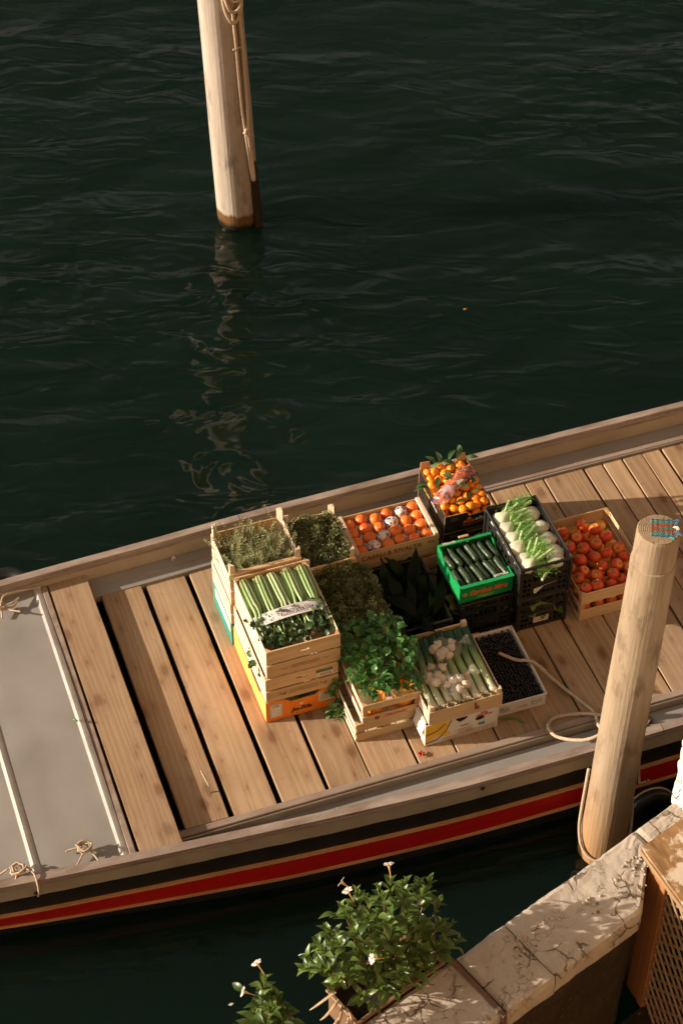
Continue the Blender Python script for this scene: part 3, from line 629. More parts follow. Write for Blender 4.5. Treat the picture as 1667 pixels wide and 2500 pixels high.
def ycut(x): return 1.0 if x < .756 else (1 - .47*(x-.756)/.179 if x < .935 else max(.34, .53 - .19*(x-.935)/.04))
def stone_block(x0, x1, y0, y1, z0, z1, seed, nx, ny=9, nz=4, amp=.006, cut=False):
    # closed rough block; y is across the wall (0 = water edge, negative = quay side)
    mb = MB(); idx = {}; vs = []; fs = []
    def vert(i, j, k):
        key = (i, j, k)
        if key not in idx:
            x = x0 + (x1-x0)*i/nx; y = y0 + (y1-y0)*j/ny; z = z0 + (z1-z0)*k/nz
            e = (i in (0, nx)) + (j in (0, ny)) + (k == nz)
            q = Vector((x*7 + seed, y*7, z*7)); d = Vector((noise.noise(q), noise.noise(q + Vector((9, 3, 1))), noise.noise(q + Vector((2, 8, 5)))))
            q2 = q*3.1; d2 = Vector((noise.noise(q2), noise.noise(q2 + Vector((9, 3, 1))), noise.noise(q2 + Vector((2, 8, 5)))))
            p = Vector((x, y, z)) + Vector((d.x*.3*(i not in (0, nx)) , d.y, d.z*.7 if k == nz else 0)) * amp + Vector((0, d2.y, d2.z*(k == nz))) * amp * .6
            if e >= 2 and k == nz: p.z -= .006 + .007*abs(d.x); p.y += (.004 + .008*abs(d2.x)) * (1 if j == 0 else -1 if j == ny else 0)
            if k == nz and i in (0, nx): p.z -= .003
            if cut: p.y *= ycut(p.x)
            idx[key] = len(vs); vs.append(tuple(p))
        return idx[key]
    for i in range(nx):
        for j in range(ny): fs += [(vert(i,j,nz), vert(i+1,j,nz), vert(i+1,j+1,nz), vert(i,j+1,nz)), (vert(i,j,0), vert(i,j+1,0), vert(i+1,j+1,0), vert(i+1,j,0))]
        for k in range(nz): fs += [(vert(i,0,k), vert(i+1,0,k), vert(i+1,0,k+1), vert(i,0,k+1)), (vert(i,ny,k), vert(i,ny,k+1), vert(i+1,ny,k+1), vert(i+1,ny,k))]
    for j in range(ny):
        for k in range(nz): fs += [(vert(0,j,k), vert(0,j,k+1), vert(0,j+1,k+1), vert(0,j+1,k)), (vert(nx,j,k), vert(nx,j+1,k), vert(nx,j+1,k+1), vert(nx,j,k+1))]
    return mb.add(vs, fs)
WT = .32
for (a, b, sd) in ((-2.2, -.86, 1), (-.855, -.004, 2), (.004, .262, 3), (.268, 1.02, 4), (1.026, 2.6, 5)):
    link('coping_stone', stone_block(a, b, -WT, 0, ZW-.13, ZW, sd*13.7, max(8, int((b-a)*48)), 14, 3, cut=True).mesh('coping_stone', M['stone']), wall)
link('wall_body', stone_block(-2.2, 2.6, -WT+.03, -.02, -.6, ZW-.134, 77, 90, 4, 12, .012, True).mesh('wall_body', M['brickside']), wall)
mb = MB()
for k in range(90):   # crumbs of loose mortar
    cx, cy = random.choice([(.93, -.13), (.92, -.16), (.62, -.16), (.42, -.12), (.25, -.1)]); x, y = cx + random.gauss(0, .035), cy + random.gauss(0, .03); r = R(.003, .010)
    if -.3 < y < -.02: mb.lathe([(r*.5, 0), (r, r*.4), (r*.8, r), (r*.3, r*1.3)], 5, 0, Matrix.Translation((x, y, ZW - .003)) @ Matrix.Rotation(R(0, 6), 4, 'Z'))
tag(link('mortar_crumbs', mb.mesh('mortar_crumbs', M['stone']), wall), kind='stuff')
# iron strap across the coping, holding the planter
mb = MB(); mb.cbox(-.022, .0, -WT-.006, .21, ZW+.001, ZW+.010, .002); mb.cbox(-.022, 0, -WT-.014, -WT-.006, ZW-.30, ZW+.010, .002)
link('iron_strap', mb.mesh('iron_strap', M['iron']), wall, (-.012, 0, 0))
# quay paving behind the wall, coloured near black for the shade there
M['pave'] = stonemat('quay paving darkened for shade', (0.035, 0.028, 0.02), (0.02, 0.016, 0.012), False)
mb = MB(); mb.box(-30, 30, -40, -WT+.02, -1.5, .25)
tag(link('quay', mb.mesh('quay', M['pave']), None, WO, WA), 'stone quay behind the parapet, coloured dark for its shade', kind='structure')
# white rendered pillar at the right edge
pil = thing('white_pillar', 'rough white rendered pillar rising at the right edge', 'pillar', WO + WD*1.262 + WN*.0, WA)
link('pillar_body', stone_block(0, .4, -.42, .015, ZW-.02, ZW+.95, 31, 14, 14, 34, .016).mesh('pillar_body', M['render']), pil)
# board lid and trellis
k = NT('weathered board'); v = k.mapped((.25, 1, 1)); g = k.noise(v, 30, 5, .65); b_ = k.noise(k.mapped(), 9, 5, .7)
col = k.mix(k.ramp(g, .35, .7), (0.30, 0.17, 0.075), (0.14, 0.075, 0.03)); col = k.mix(k.ramp(b_, .50, .58), col, (0.50, 0.42, 0.32))
M['board'] = k.done(col, .85, k.bump(k.math('ADD', g, b_), .6, .004), .2)
M['lattice'] = woodmat('trellis wood', (0.34, 0.23, 0.13), (0.22, 0.14, 0.07), (0.2, 0.1, 0.04), 'X', 1.4, knots=False)
M['redwood'] = woodmat('reddish post wood', (0.33, 0.145, 0.05), (0.22, 0.085, 0.03), (0.2, 0.1, 0.04), 'Z', 1.2, knots=False)
E1 = Vector((.143, -.287, 0)); E1.normalize(); EA = math.atan2(E1.y, E1.x)
tre = thing('trellis_stand', 'wooden trellis stand with weathered board lid at lower right', 'trellis', (1.277, 4.908, .25), EA)   # local x runs along the open side
mb = MB(); TZ = 1.25 - .25
# lid: outline in local coordinates
def tl(p): d = Vector(p) - Vector((1.277, 4.908)); return (d.x*cos(EA) + d.y*sin(EA), -d.x*sin(EA) + d.y*cos(EA))
wd2 = Vector((WD.x, WD.y)); c0 = Vector((1.277, 4.908)); e2 = Vector((E1.x, E1.y))
out = [tl(c0), tl(c0 + e2*1.6), tl(c0 + e2*1.6 + wd2*.9), tl(c0 + wd2*.9)]
mb.panel([[(x, y) for x, y in out]], -.022, 0, 0, Matrix(((1,0,0,0),(0,0,1,0),(0,-1,0,0),(0,0,0,1))) )
link('lid_board', mb.mesh('lid_board', M['board']), tre, (0, 0, TZ))
mb = MB(); mb.cbox(.0, 1.6, -.007, -.001, TZ-.022, TZ+.003, .001); link('lid_edge', mb.mesh('lid_edge', M['lattice']), tre)
mb = MB(); mb.cbox(.06, .15, .005, .03, 0, TZ-.03, .004); link('corner_post', mb.mesh('corner_post', M['redwood']), tre)
def lattice(sgn, y0, step, n, off):
    x0, x1, z0, z1 = .19, 1.55, 0.0, TZ - .03
    for i in range(n):
        c = off + i*step                      # line: (x - x0) - sgn*(z1 - z) = c
        pts = []
        for q in range(201):
            d = (z1 - z0)*q/200; x = x0 + c + sgn*d
            if x0 <= x <= x1: pts.append((x, z1 - d))
        if len(pts) < 8: continue
        (xa, za), (xb, zb) = pts[0], pts[-1]; ln = math.hypot(xb-xa, zb-za); m_ = MB(); m_.cbox(-ln/2, ln/2, -.004, .004, -.0075, .0075, .002)
        link('slat', m_.mesh('slat', M['lattice']), tre, ((xa+xb)/2, y0, (za+zb)/2), (0, radians(45*sgn), 0))
lattice(1, .010, .074, 32, -.95); lattice(-1, .019, .074, 34, .05)
mb = MB(); mb.cbox(.15, .19, .0, .035, 0, TZ-.03, .003); link('inner_stile', mb.mesh('inner_stile', M['redwood']), tre)

# ================================================================== unseen house added behind the viewpoint to bounce warm sunlight onto the boat
M['stucco'] = stonemat('warm ochre stucco', (0.58, 0.40, 0.25), (0.48, 0.31, 0.18), False)
hp = Vector((0, 0, 0)) - WN * .45
house = thing('light_bounce_house', 'unseen ochre stucco house facing the quay, added for warm bounce light', 'building', hp + Vector((0, 0, .25)), WA)
FX = 26; mb = MB(); cs_ = [rect(-FX, FX, 0, 13.5)]; wins = []
for i in range(-12, 13):
    for j in range(4):
        x0_, z0_ = i*2.05 - .45, 1.0 + j*3.1
        if j == 2 and i == 0: continue
        wins.append((x0_, z0_)); cs_.append(rect(x0_, x0_ + .9, z0_, z0_ + 1.6))
mb.panel(cs_, -.35, 0.0); link('wall', mb.mesh('wall', M['stucco']), house)
wm_ = MB(); wm_.box(0, .9, -.22, -.18, 0, 1.6); wm_ = wm_.mesh('window', M['dark']); wsl = MB(); wsl.cbox(-.08, .98, .001, .09, -.09, -.01, .01); wsl = wsl.mesh('sill', M['stone'])
for x0_, z0_ in wins: wn_ = link('window', wm_, house, (x0_, 0, z0_)); link('sill', wsl, wn_)
mb = MB(); mb.box(-FX, FX, -6, .45, 13.51, 13.75); link('roof', mb.mesh('roof', M['brickside']), house)

# ================================================================== CRATES AND BOXES
ORD = ['first', 'second', 'third', 'fourth', 'fifth', 'sixth', 'seventh', 'eighth', 'ninth', 'tenth', 'eleventh', 'twelfth']
ZD = .362
def leaf_print(parent, x, y, z, sc, mat):
    mb = MB()
    for a, l in ((.5, 1.0), (2.4, .8), (-.3, .7)):
        mb.add([(0, 0, 0), (l*.5*cos(a)-.14*sin(a), 0, l*.5*sin(a)+.14*cos(a)), (l*cos(a), 0, l*sin(a)), (l*.5*cos(a)+.14*sin(a), 0, l*.5*sin(a)-.14*cos(a))], [(0, 3, 2, 1)])
    link('leaf_print', mb.mesh('leaf_print', mat), parent, (x, y, z), (0, 0, 0), sc)
def wood_crate(label, s0, s1, t0, t1, z0, h, rows=2, gap=.018, front_slot=False, post_up=0.0, side_rows=2, rot=0.0, name='wooden_crate', th=.007, group='wooden produce crates', top_rail=False, low_front=0.0, mats=('crate', 'crate_side', 'crate_post')):
    c = W((s0+s1)/2, (t0+t1)/2, z0); t = thing(name, label, 'crate', c, A + rot, group)
    hx, hy = (s1-s0)/2, (t1-t0)/2; bh = (h - gap*(rows-1)) / rows
    for sg in (-1, 1):
        for r_ in range(rows):
            z = r_*(bh+gap); y = sg*(hy - th/2); mb = MB()
            top = z + bh
            if front_slot and r_ == rows-1: mb.panel([rect(-hx, hx, z, top), slot(0, (z+top)/2, .03, .0065)], y-th/2, y+th/2)
            else: mb.cbox(-hx, hx, y-th/2, y+th/2, z, top, .0012)
            link('end_slat', mb.mesh('end_slat', M[mats[0]]), t)
    sbh = (h - gap*(side_rows-1)) / side_rows
    for sg in (-1, 1):
        for r_ in range(side_rows):
            z = r_*(sbh+gap) + (.003 if r_ == 0 else 0); x = sg*(hx + th*.35); mb = MB()
            mb.cbox(x-th*.35, x+th*.35, -hy + .001, hy - .001, z, z + sbh - .004, .001); link('side_slat', mb.mesh('side_slat', M[mats[1]]), t)
    for sx in (-1, 1):
        for sy in (-1, 1):
            p = .026; x, y = sx*(hx - .0005), sy*(hy - th - .0005); mb = MB()
            vs = [(x, y, 0), (x - sx*p, y, 0), (x, y - sy*p, 0)]; H = h + post_up - .002
            vs += [(a, b, H) for a, b, _ in vs]; fs = [(0, 1, 2), (5, 4, 3), (0, 3, 4, 1), (1, 4, 5, 2), (2, 5, 3, 0)]
            if sx*sy < 0: fs = [tuple(reversed(f)) for f in fs]
            link('corner_post', mb.add(vs, [tuple(reversed(f)) for f in fs]).mesh('corner_post', M[mats[2]]), t)
    for q in range(4):
        wq = (2*hx - .02)/4; mb = MB(); mb.box(-hx + .006 + q*wq, -hx + wq - .002 + q*wq, -hy + th + .001, hy - th - .001, .001, .006); link('base_slat', mb.mesh('base_slat', M[mats[1]]), t)
    if top_rail:
        for sg in (-1, 1):
            mb = MB(); mb.cbox(sg*(hx-.011)-.012, sg*(hx-.011)+.012, -hy+.002, hy-.002, h-.004, h+.012, .002); link('top_rail', mb.mesh('top_rail', M[mats[1]]), t)
    mb = MB()
    for sx in (-1, 1):
        for r_ in range(rows):
            for q in (.25, .75): mb.lathe([(.0022, 0), (.0022, .001)], 6, 0, Matrix.Translation((sx*(hx-.012), -hy - .0002, r_*(bh+gap) + bh*q)) @ Matrix.Rotation(pi/2, 4, 'X'))
    tag(link('staples', mb.mesh('staples', M['brownink']), t), kind='stuff')
    return t, hx, hy
def carton(label, s0, s1, t0, t1, z0, h, outer, inner='kraft', front=None, side=None, rot=0.0, name='cardboard_box', flap=0.0, holes=True, group=None, th=.006, sidemat=None):
    c = W((s0+s1)/2, (t0+t1)/2, z0); t = thing(name, label, 'box', c, A + rot, group); hx, hy = (s1-s0)/2, (t1-t0)/2
    F = front or [rect(-hx, hx, 0, h)]; S = side or [rect(-hy + th, hy - th, 0, h)]
    def two(name, contours, T, om):
        mb = MB(); mb.panel(contours, 0, th*.5, 0, T); mb.panel(contours, th*.5+.0002, th, 1, T); return link(name, mb.mesh(name, [M[om], M[inner]]), t)
    two('front_panel', F, Matrix.Translation((0, -hy, 0)), outer); two('back_panel', F, Matrix.Translation((0, hy, 0)) @ Matrix.Rotation(pi, 4, 'Z'), outer)
    two('side_panel', S, Matrix.Translation((-hx, 0, 0)) @ Matrix.Rotation(-pi/2, 4, 'Z'), sidemat or outer); two('side_panel', S, Matrix.Translation((hx, 0, 0)) @ Matrix.Rotation(pi/2, 4, 'Z'), sidemat or outer)
    mb = MB(); mb.box(-hx+th, hx-th, -hy+th, hy-th, .001, .005); link('base_panel', mb.mesh('base_panel', M[inner]), t)
    return t, hx, hy
def plastic_crate(label, s0, s1, t0, t1, z0, h, rot=0.0, mat='blackplastic', rim='blackplastic', group='black plastic crates', coarse=False):
    c = W((s0+s1)/2, (t0+t1)/2, z0); t = thing('plastic_crate', label, 'crate', c, A + rot, group); hx, hy = (s1-s0)/2, (t1-t0)/2; th = .006
    def holes(half, n_small):
        cs = [rect(-half, half, 0, h)]
        cs.append(slot(0, h*.86, half*.42, .014)); x = -half*.82
        for sx in (-1, 1):
            for (a, b) in ((.56, .68), (.74, .86)):
                cs.append(rect(*sorted((sx*half*a, sx*half*b)), h*.80, h*.92))
                for q in range(4): cs.append(rect(*sorted((sx*half*a, sx*half*b)), h*(.10 + q*.15), h*(.10 + q*.15 + .09)))
        nb = 5
        for q in range(nb):
            x0 = -half*.48 + q*(half*.96/nb); w_ = half*.96/nb*.72
            cs.append(rect(x0, x0+w_, h*.52, h*.68)); cs.append(rect(x0, x0+w_, h*.70, h*.745)); cs.append(rect(x0, x0+w_, h*.10, h*.2))
        return cs
    for i, (half, T) in enumerate(((hx, Matrix.Translation((0, -hy, 0))), (hx, Matrix.Translation((0, hy, 0)) @ Matrix.Rotation(pi, 4, 'Z')), (hy - th, Matrix.Translation((-hx, 0, 0)) @ Matrix.Rotation(-pi/2, 4, 'Z')), (hy - th, Matrix.Translation((hx, 0, 0)) @ Matrix.Rotation(pi/2, 4, 'Z')))):
        mb = MB(); mb.panel(holes(half, 4), 0, th, 0, T); link('lattice_side', mb.mesh('lattice_side', M[mat]), t)
    mb = MB()
    for (a, b, c_, d) in ((-hx-.008, hx+.008, -hy-.008, -hy-.0005), (-hx-.008, hx+.008, hy+.0005, hy+.008), (-hx-.008, -hx-.0005, -hy, hy), (hx+.0005, hx+.008, -hy, hy)): mb.cbox(a, b, c_, d, h-.012, h+.004, .002)
    link('rim', mb.mesh('rim', M[rim]), t)
    for sx in (-1, 1):
        for sy in (-1, 1): mb = MB(); mb.cbox(sx*hx-.009, sx*hx+.009, sy*hy-.009, sy*hy+.009, 0, h-.0125, .003); link('corner_column', mb.mesh('corner_column', M[mat]), t)
    mb = MB(); mb.box(-hx+th, hx-th, -hy+th, hy-th, .002, .008); link('base_panel', mb.mesh('base_panel', M[mat]), t)
    return t, hx, hy
def sticker(parent, x, z, w_, h_, y, mat='whiteink', name='sticker', rot=(0, 0, 0)):
    mb = MB(); mb.box(x-w_/2, x+w_/2, y-.0008, y, z-h_/2, z+h_/2); return link(name, mb.mesh(name, M[mat]), parent, (0, 0, 0), rot)
def lines(parent, x, z, w_, n, dz, y, mat, seed=0):
    rr = random.Random(seed); mb = MB()
    for i in range(n):
        xx = x - w_/2
        while xx < x + w_/2 - .004:
            l = min(rr.uniform(.004, .014), x + w_/2 - xx); mb.box(xx, xx+l, y-.0004, y, z - i*dz - dz*.3, z - i*dz + dz*.1); xx += l + .003
    link('fine_print', mb.mesh('fine_print', M[mat]), parent)

# ---- stack A: orange carton, two celery crates
jo, hx, hy = carton('orange printed carton at the bottom of the celery stack', 1.735, 2.11, 6.07, 6.62, ZD, .152, 'orangecard', 'kraft',
    front=[[(-.1875, 0), (.1875, 0), (.1875, .152), (.11, .150), (.075, .118), (-.055, .116), (-.09, .146), (-.15, .152), (-.1875, .150)]],
    side=[[(-.27, 0), (.27, 0), (.27, .15), (.2, .15), (.16, .12), (.05, .12), (.0, .145), (-.27, .15)]], sidemat='yellowcard')
sticker(jo, -.135, .078, .068, .105, -hy-.0002, 'whitecard'); sticker(jo, -.135, .078, .061, .098, -hy-.0012, 'ink'); sticker(jo, -.135, .078, .058, .095, -hy-.0022, 'whitecard')
text('Jo-Rie', .011, M['ink'], jo, (-.135, -hy-.0034, .112), bold=.0004, width=.036)
text('Jo-Rie', .040, M['ink'], jo, (0, -hy-.002, .048), shear=.2, bold=.0012, width=.112); lines(jo, .0, .024, .12, 1, .008, -hy-.001, 'goldink')
mb = MB(); mb.lathe([(.011, 0), (.010, .001)], 12, 0, Matrix.Rotation(pi/2, 4, 'X')); link('emblem', mb.mesh('emblem', M['whiteink']), jo, (0, -hy-.0005, .082), 0, (1.2, 1, .7))
sticker(jo, .135, .092, .085, .07, -hy-.0006, 'whitecard', 'paper_label'); lines(jo, .135, .118, .07, 6, .009, -hy-.0018, 'brownink', 3)
lines(jo, 0, .0, 0, 0, .01, 0, 'ink')
crB, hxB, hyB = wood_crate('lower celery crate, between the orange carton and the top celery crate', 1.742, 2.115, 6.068, 6.60, ZD+.155, .176, 2, .012, True)
text('MISS FRESCHEZZA', .04, M['paleink'], crB, (.01, -hyB-.0012, .046), width=.15); leaf_print(crB, -.105, -hyB-.001, .040, .03, M['brownink']); leaf_print(crB, .11, -hyB-.001, .045, .03, M['brownink'])
sticker(crB, .118, .130, .088, .05, -hyB-.0005, 'whitecard'); sticker(crB, .118, .143, .088, .022, -hyB-.0015, 'greencardlabel'); lines(crB, .125, .121, .06, 2, .010, -hyB-.0015, 'ink', 5)
crA, hxA, hyA = wood_crate('top celery crate with handle slot and paper banded bunches', 1.752, 2.128, 6.072, 6.602, ZD+.335, .20, 2, .013, True)
text('MISS FRESCHEZZA', .038, M['paleink'], crA, (.01, -hyA-.0012, .05), width=.15); leaf_print(crA, -.105, -hyA-.001, .044, .026, M['paleink']); leaf_print(crA, .115, -hyA-.001, .05, .026, M['paleink'])
# ---- rosemary stack
tl_, _, _ = carton('teal and white carton under the rosemary crates', 1.725, 2.10, 6.625, 6.955, ZD, .165, 'tealcard', 'kraft')
sticker(tl_, 0, .12, .30, .05, -.1651, 'whitecard', 'print_band')
mb = MB(); mb.box(-.1885, -.1876, -.15, .12, .085, .15); link('print_band', mb.mesh('print_band', M['whitecard']), tl_)
wood_crate('plain crate wedged under the rosemary crate', 1.73, 2.108, 6.62, 6.955, ZD+.168, .155, 2, .012)
crR, hxR, hyR = wood_crate('small crate packed with upright rosemary sprigs', 1.735, 2.112, 6.618, 6.95, ZD+.325, .20, 2, .02, False, .075, mats=('crate', 'crate_side', 'crate_side'))
mb = MB(); mb.cbox(-hxR-.004, hxR+.004, -hyR-.002, -hyR+.022, .201, .217, .002); link('front_rail', mb.mesh('front_rail', M['crate']), crR)
# ---- thyme stack
wood_crate('bottom crate hidden under the back thyme crate', 2.13, 2.40, 6.595, 6.95, ZD, .145, 2, .012)
wood_crate('middle crate under the back thyme crate', 2.127, 2.397, 6.595, 6.95, ZD+.148, .15, 2, .012)
crT, hxT, hyT = wood_crate('tall posted crate heaped with dark thyme at the back', 2.125, 2.395, 6.59, 6.95, ZD+.30, .17, 2, .015, False, .06, mats=('crate', 'crate_side', 'crate_side'))
wood_crate('bottom crate under the overflowing front thyme crate', 2.14, 2.43, 6.24, 6.58, ZD, .17, 2, .012)
crU, hxU, hyU = wood_crate('front thyme crate overflowing between celery and kale', 2.145, 2.435, 6.245, 6.582, ZD+.173, .165, 2, .015, False, .045)
# ---- citrus stack
for q, lb in enumerate(('bottom stencilled citrus crate, lowest of its stack', 'middle citrus crate showing a row of fruit below the top one')):
    wood_crate(lb, 2.45, 2.915, 6.735, 7.025, ZD + q*.113, .11, 2, .03, top_rail=False, mats=('crate', 'crate_side', 'crate_post'))
crC, hxC, hyC = wood_crate('top citrus crate with rust stencil and flat side rails', 2.45, 2.917, 6.733, 7.025, ZD + .228, .092, 1, .02, top_rail=True)
text('CASALI & RIVALTA', .045, M['stencil'], crC, (-.03, -hyC-.0012, .048), bold=.0008, width=.34); text('RE', .03, M['stencil'], crC, (.195, -hyC-.0012, .05), width=.04)
# ---- clementine cartons
def clem_front(hx, h):
    return [[(-hx, 0), (hx, 0), (hx, h), (hx*.72, h), (hx*.66, h-.032), (-hx*.02, h-.034), (-hx*.1, h-.006), (-hx, h-.004)]]
lbs = ('lowest black clementine carton of three', 'middle black clementine carton of three', 'top black carton heaped with leafy clementines')
for q in range(3):
    hh = .128; hxE, hyE = .14, .195
    crE, _, _ = carton(lbs[q], 2.965 + q*.002, 3.245 + q*.002, 6.775, 7.165, ZD + q*.131, hh, 'blackcard', 'kraft', front=clem_front(.14, hh),
        side=[[(-.188, 0), (.188, 0), (.188, hh), (.13, hh), (.11, hh-.03), (-.02, hh-.03), (-.05, hh-.004), (-.188, hh)]])
    text('fruit', .032, M['orangeink'], crE, (-.005, -.1965, .055), shear=.3, bold=.0006, width=.066); text('albä', .032, M['whiteink'], crE, (.062, -.1965, .062), shear=.3, bold=.0004, width=.062)
    mb = MB(); mb.tube(smooth_path([(-.04, 0, .0), (.04, 0, .005), (.10, 0, .018)], 4), [.001, .002, .003, .003, .003, .003, .003, .002, .001], 5, flat=.3); link('swoosh', mb.mesh('swoosh', M['redink']), crE, (.0, -.1962, .03))
    mb = MB(); mb.lathe([(.012, 0), (.012, .0008)], 12, 0, Matrix.Rotation(pi/2, 4, 'X')); link('fruit_emblem', mb.mesh('fruit_emblem', M['orangeink']), crE, (.0, -.1953, .074))
    sticker(crE, -.085, .095, .055, .030, -.1955, 'ink', 'price_panel'); lines(crE, -.085, .104, .045, 3, .008, -.1966, 'brownink', q)
    text('fruit', .034, M['goldink'], crE, (-.1405, .07, .06), (pi/2, 0, -pi/2), width=.09); text('albä', .034, M['whiteink'], crE, (-.1405, -.04, .06), (pi/2, 0, -pi/2), width=.09)
for sx, sy in ((-1, 1), (1, 1)):   # raised corner flaps at the back
    mb = MB(); mb.panel([[(0, 0), (.062, 0), (.056, .045), (.006, .05)]], 0, .005, 0); link('corner_flap', mb.mesh('corner_flap', M['kraft']), crE, (sx*.135 - (.062 if sx > 0 else 0), .186, .122), (radians(-12), 0, 0))
# ---- cucumber stack
pcF, _, _ = plastic_crate('black plastic crate under the green cucumber carton', 2.872, 3.150, 6.272, 6.60, ZD, .255)
text('ARTENIS', .02, M['greyplastic'], pcF, (0, -.1655, .09), width=.08)
gr, hxG, hyG = carton('bright green carton of cucumbers on the black crate', 2.858, 3.154, 6.283, 6.602, ZD+.262, .122, 'greencard', 'greencard',
    front=[rect(-.148, .148, 0, .122), slot(0, .104, .026, .005)], side=[[(-.154, 0), (.154, 0), (.154, .122), (.1, .122), (.07, .095), (-.07, .095), (-.1, .122), (-.154, .122)]])
text('Gardinia Mare', .05, M['orangeink'], gr, (.01, -hyG-.0012, .058), shear=.35, bold=.0012, width=.21); lines(gr, -.0, .024, .09, 2, .008, -hyG-.0008, 'goldink', 1)
mb = MB(); mb.tube([(.012*cos(2*pi*k/14), 0, .009*sin(2*pi*k/14)) for k in range(15)], .0015, 4, caps=False); link('seal', mb.mesh('seal', M['goldink']), gr, (-.118, -hyG-.0006, .055))
for sg, tx in ((-1, (.09, 'VITTORIA')), (1, (-.09, 'Vittoria'))):
    mb = MB(); mb.panel([rect(-.146, .146, 0, .026)], 0, .004); fl = link('top_flap', mb.mesh('top_flap', M['greencard']), gr, (0, sg*(hyG-.004), .1235), (radians(-78*sg) if sg < 0 else radians(62), 0, 0) if sg < 0 else (radians(70), 0, 0))
    text(tx[1], .018, M['whiteink'], gr, (tx[0], sg*(hyG-.014), .1292 if sg < 0 else .136), (0, 0, 0) if sg < 0 else (radians(20), 0, 0), bold=.0006, width=.075)
mb = MB(); mb.cbox(-.028, .028, -.008, .008, 0, .006, .002); link('flap_tab', mb.mesh('flap_tab', M['kraft']), gr, (-.002, hyG+.004, .136))
# ---- fennel stack
pg1, _, _ = plastic_crate('lower black plastic crate with greens under the fennel crate', 3.168, 3.438, 6.215, 6.675, ZD, .238)
sticker(pg1, .0, .055, .085, .04, -.2305, 'whitecard'); lines(pg1, 0, .066, .07, 3, .009, -.2316, 'redink', 7)
mb = MB(); mb.tube([(x, 0, z) for x, z in rect(-.075, .075, .11, .15) + [(-.075, .11)]], .0012, 4, caps=False); link('moulded_plate', mb.mesh('moulded_plate', M['greyplastic']), pg1, (.01, -.2305, -.005)); text('CSI LITTORE', .022, M['greyplastic'], pg1, (.015, -.2306, .128), width=.1)
pg2, hxP, hyP = plastic_crate('upper black plastic crate full of fennel bulbs', 3.162, 3.440, 6.210, 6.680, ZD+.242, .240)
mb = MB(); mb.panel([[(-.06, .0), (.07, .022), (.0, .012), (-.045, -.035), (-.058, -.032)]], 0, .001); link('torn_label', mb.mesh('torn_label', M['whitecard']), pg2, (-.0, -.2365, .07))
# ---- apples
crH, hxH, hyH = wood_crate('slatted crate of red apples on the deck by the near post', 3.512, 3.905, 6.172, 6.722, ZD, .205, 2, .05, False, .0, 3, mats=('crate', 'crate', 'crate_post'))
# ---- basil crates
wood_crate('lower slatted crate carrying the basil crate', 2.122, 2.445, 5.802, 6.21, ZD, .132, 2, .022, side_rows=3)
crI, hxI, hyI = wood_crate('upper crate of potted basil with red script print', 2.160, 2.462, 5.800, 6.205, ZD+.134, .132, 2, .045, side_rows=2, rot=-.01)
text('Frantinello', .030, M['redink'], crI, (.02, -hyI-.0012, .022), shear=.35, width=.12)
mb = MB(); mb.lathe([(.014, 0), (.014, .0008)], 14, 0, Matrix.Rotation(pi/2, 4, 'X')); link('round_print', mb.mesh('round_print', M['stencil']), crI, (-.078, -hyI-.0004, .02))
# ---- leeks on the white carton
wb, hxW, hyW = carton('white and yellow printed carton under the leek crate', 2.437, 2.828, 5.663, 6.175, ZD, .158, 'whitecard', 'kraft',
    front=[rect(-.1955, .1955, 0, .158), oval(.098, .105, .026, .017), oval(-.088, .058, .024, .018), [(-.035, .152), (.035, .152), (.02, .125), (-.008, .115), (-.03, .135)]], side=[rect(-.25, .25, 0, .158), oval(-.12, .10, .03, .02), oval(.1, .10, .03, .02)])
mb = MB(); mb.panel([[(-.1954, .154), (-.1954, .022), (-.13, .032), (-.085, .085), (-.06, .154)], oval(-.088, .058, .0245, .0185)], -.0008, -.0003); link('yellow_print', mb.mesh('yellow_print', M['yellowprint']), wb, (0, -hyW, 0))
mb = MB(); mb.tube([(-.196, 0, .020), (-.13, 0, .030), (-.083, 0, .086), (-.058, 0, .156)], .0035, 4, flat=.3); mb.tube([(-.196, 0, .082), (-.13, 0, .10), (-.09, 0, .14)], .0035, 4, flat=.3); link('blue_line', mb.mesh('blue_line', M['navyprint']), wb, (0, -hyW-.0012, 0))
mb = MB(); mb.box(-hxW-.0012, -hxW-.0004, -.10, .25, .05, .154); link('yellow_print', mb.mesh('yellow_print', M['yellowprint']), wb)
mb = MB(); mb.lathe([(.05, 0), (.05, .001)], 16, 0, Matrix.Rotation(-pi/2, 4, 'Y')); link('blue_emblem', mb.mesh('blue_emblem', M['blueprint']), wb, (-hxW-.0014, -.165, .08), 0, (1, 1.1, 1.1)); mb = MB(); mb.lathe([(.04, 0), (.04, .001)], 14, 0, Matrix.Rotation(-pi/2, 4, 'Y')); link('blue_emblem', mb.mesh('blue_emblem', M['navyprint']), wb, (-hxW-.0014, -.03, .09), 0, (1, 1.1, 1.1))
text('b!g', .026, M['redink'], wb, (.118, -hyW-.001, .146), bold=.0008, width=.034); text('difference', .02, M['redink'], wb, (.118, -hyW-.001, .128), bold=.0006, width=.085)
lines(wb, .02, .065, .08, 4, .011, -hyW-.0006, 'paleink', 9); text('COMERC', .014, M['ink'], wb, (.015, -hyW-.001, .085), width=.05); sticker(wb, .108, .062, .035, .018, -hyW-.0004, 'blueprint', 'print_patch')
mb = MB()
for q in range(34): mb.box(-.10 + q*.0085, -.0975 + q*.0085, -.0006, 0, .004, .028 + .012*(q > 14))
link('stripe_print', mb.mesh('stripe_print', M['paleink']), wb, (0, -hyW-.0002, 0))
mb = MB(); mb.panel([rect(-.06, .05, 0, .10)], 0, .004); link('side_flap', mb.mesh('side_flap', M['whitecard']), wb, (-hxW-.018, -.19, .07), (radians(-14), 0, -pi/2))
